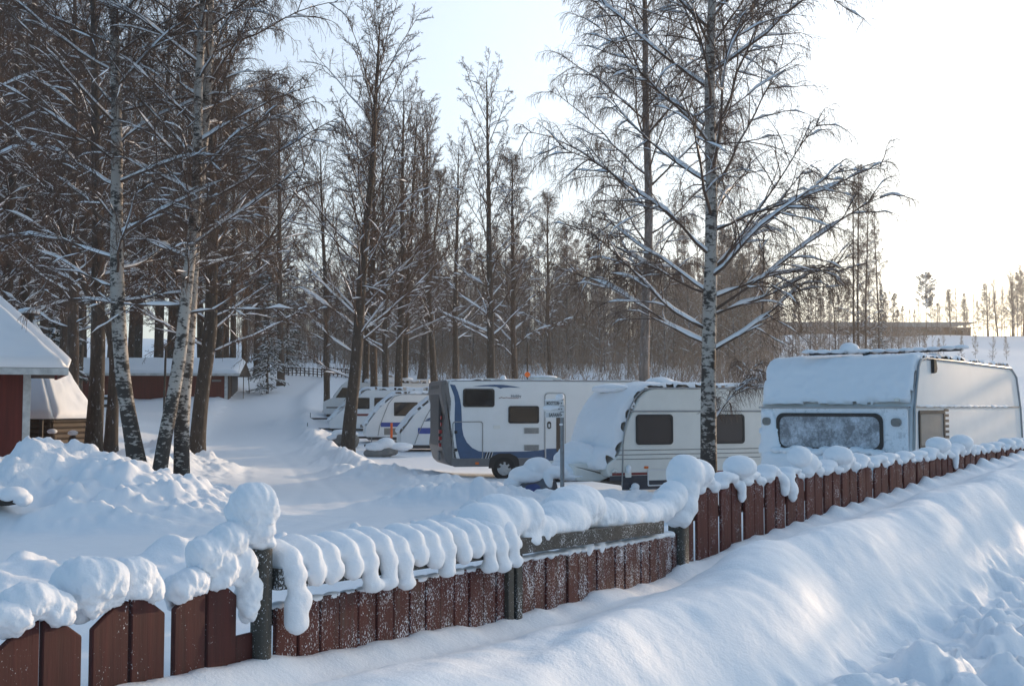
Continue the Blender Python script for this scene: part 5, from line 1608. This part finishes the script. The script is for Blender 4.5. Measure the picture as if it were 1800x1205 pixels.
# --- sign post
px_, py_ = at(988, 700, 22.6)[:2]
zs = gz(px_, py_); zt_ = at(988, 701, 22.6)[2]
sp = thing('sign_post', 'steel post with three white finger boards, lowest reading SAFARIT', 'sign', (px_, py_, zs), R(0))
hp_ = zt_ - zs
pipe('pole', [(0, 0, -.2), (0, 0, hp_)], .042, M['steel'], sp, 12)
FR = lambda dy: (Vector((0, dy, 0)), Vector((1, 0, 0)), Vector((0, 0, 1)), Vector((0, -1, 0)))
for k, (dz, wl, txt) in enumerate(((.03, .34, 'MOOTTORI'), (.145, .37, ''), (.265, .34, 'SAFARIT'))):
    zz = hp_ - dz - .10
    bd = plate('finger_board', rrect(-wl, zz, .035, zz + .105, .006), M['sign_white'], sp, 0, .012, FR(-.046))
    if txt: text('lettering', txt, .10 if k == 2 else .092, FR(-.058), -.265 if k == 2 else -.31, zz + .017, M['ink'], bd, .001, .001, .66 if k == 2 else .50, .002)
    for xb in (-.065, -.015): plate('bolt', fillet([(xb - .012, zz + .035, .01), (xb + .012, zz + .035, .01), (xb + .012, zz + .06, .01), (xb - .012, zz + .06, .01)], 3), M['dark_grey'], bd, 0, .008, FR(-.058))
link('sign_snow', blob('sign_snow', [(-.05, -.03, hp_ + .035, .085, .06, .065), (-.2, -.05, hp_ - .02, .16, .03, .018), (-.01, -.03, hp_ + .06, .05, .05, .05)], .008, 4, .002, 30, 2), None, sp)
link('sign_snow', blob('sign_snow', [(-.26, -.065, hp_ - .17, .13, .02, .05), (-.17, -.065, hp_ - .165, .12, .02, .035)], .008, 3, .003, 30, 3), None, sp)
link('sign_snow', blob('sign_snow', [(-.02, -.04, hp_ - .50, .04, .025, .025)], .008, 2, .003, 30, 4), None, sp)

# --- small things
p = at(688, 790, 46); t = thing('marker_stick', 'bright orange snow marker stick before the blue-striped caravans', 'marker', (p[0], p[1], gz(p[0], p[1]) - .1), 0)
pipe('stick', [(0, 0, 0), (.0, 0, 1.15)], .018, M['wire'], t, 6); pipe('reflector', [(0, 0, .75), (0, 0, 1.0), (0, 0, 1.35)], .05, M['orange'], t, 8)
p = at(927, 658, 36); zg = gz(p[0], p[1]); t = thing('beacon_pole', 'thin pole with round orange disc behind the motorhome roof', 'pole', (p[0], p[1], zg), 0)
pipe('pole', [(0, 0, 0), (0, 0, p[2] - zg + 1.05)], .022, M['bark'], t, 8)
bm = bmesh.new(); bmesh.ops.create_cone(bm, cap_ends=True, segments=24, radius1=.085, radius2=.085, depth=.03, matrix=Matrix.Translation((0, -.04, p[2] - zg)) @ Matrix.Rotation(math.pi / 2, 4, 'X'))
me = bpy.data.meshes.new('disc'); bm.to_mesh(me); bm.free(); link('disc', me, M['amber'], t)
p = at(288, 716, 60); zg = gz(p[0], p[1]); t = thing('lamp_pole', 'thin grey pole standing before the long red shed', 'pole', (p[0], p[1], zg - .2), 0)
pipe('pole', [(0, 0, 0), (0.05, 0, at(290, 600, 60)[2] - zg)], .06, M['bark'], t, 8)
link('pole_base', blob('pole_base', [(0, 0, .25, .09, .09, .2)], .03, 1, 0, 5, 1, 'dark_wood'), None, t)
p = at(602, 775, 50); zg = gz(p[0], p[1])
st = link('boulder', blob('boulder', [(p[0], p[1], zg + .3, .42, .4, .38), (p[0] + .4, p[1], zg + .26, .36, .35, .36), (p[0] - .35, p[1], zg + .18, .32, .3, .3)], .05, 2, .04, 5, 51, 'stone'), None)
tag(st, 'grey boulder with snow on top at the foot of the large alder', 'boulder')
link('boulder_snow', blob('boulder_snow', [(p[0] - .05, p[1], zg + .64, .42, .36, .13), (p[0] + .36, p[1] - .0, zg + .58, .34, .34, .11), (p[0] - .4, p[1] - .1, zg + .42, .3, .3, .12)], .05, 3, .02, 7, 52), None, st)
p = at(10, 878, 18.4); zg = gz(p[0], p[1])
sk = thing('snowed_sledge', 'snow-buried dark board end sticking out at the left edge', 'sledge', (p[0], p[1], p[2]), 0)
quadbox('board', [(-.8, -.15, -.14), (.12, -.15, -.08), (.20, -.15, .02), (-.8, -.15, .0), (-.8, .15, -.14), (.12, .15, -.08), (.20, .15, .02), (-.8, .15, .0)], M['dark_wood'], sk)
link('board_snow', blob('board_snow', [(-.35, .0, .10, .5, .28, .14), (.1, .02, .08, .25, .26, .13), (.27, .05, .0, .14, .2, .12), (.16, -.12, .07, .06, .06, .08)], .018, 5, .006, 10, 53), None, sk)
p = at(186, 700, 62); zg = gz(p[0], p[1])
bn = thing('bench', 'small dark plank bench before the red shed between the trunks', 'bench', (p[0], p[1], zg), 0)
for k, z_ in enumerate((.35, .75)):
    box('plank', -.7, 0, z_, .7, .12, z_ + .16, M['dark_wood'], bn, .01); box('plank_snow', -.7, -.02, z_ + .161, .7, .14, z_ + .27, M['snow_soft'], bn, .03)
for x in (-.6, .55): box('leg', x, .02, -.2, x + .08, .1, .9, M['dark_wood'], bn, .005)
p = at(712, 668, 66); zg = gz(p[0], p[1])
sp2 = thing('snowy_stump', 'snow-topped stump post among trunks behind the far caravans', 'post', (p[0], p[1], zg), 0)
pipe('post', [(0, 0, 0), (0, 0, p[2] - zg)], .22, M['bark'], sp2, 8)
link('post_snow', blob('post_snow', [(0, 0, p[2] - zg + .05, .5, .4, .12)], .05, 2, .01, 5, 3), None, sp2)
# ------------------------------------------------------------------ cold air: one box of even haze round the whole place
def haze(density):
    zlo, zhi = -6.0, 75.0
    me = bpy.data.meshes.new('haze')
    bm = bmesh.new()
    bmesh.ops.create_cube(bm, size=1, matrix=Matrix.Translation((50, 280, (zlo + zhi) / 2)) @ Matrix.Diagonal((780, 720, zhi - zlo, 1)))
    bm.to_mesh(me); bm.free()
    m = bpy.data.materials.new('haze'); m.use_nodes = True
    n = m.node_tree
    n.nodes.remove(n.nodes['Principled BSDF'])
    v = n.nodes.new('ShaderNodeVolumePrincipled')
    v.inputs['Color'].default_value = (.97, .95, .93, 1)
    v.inputs['Density'].default_value = density
    v.inputs['Anisotropy'].default_value = .45
    n.links.new(v.outputs[0], n.nodes['Material Output'].inputs['Volume'])
    tag(link('haze', me, m), kind='stuff')
haze(.0008)
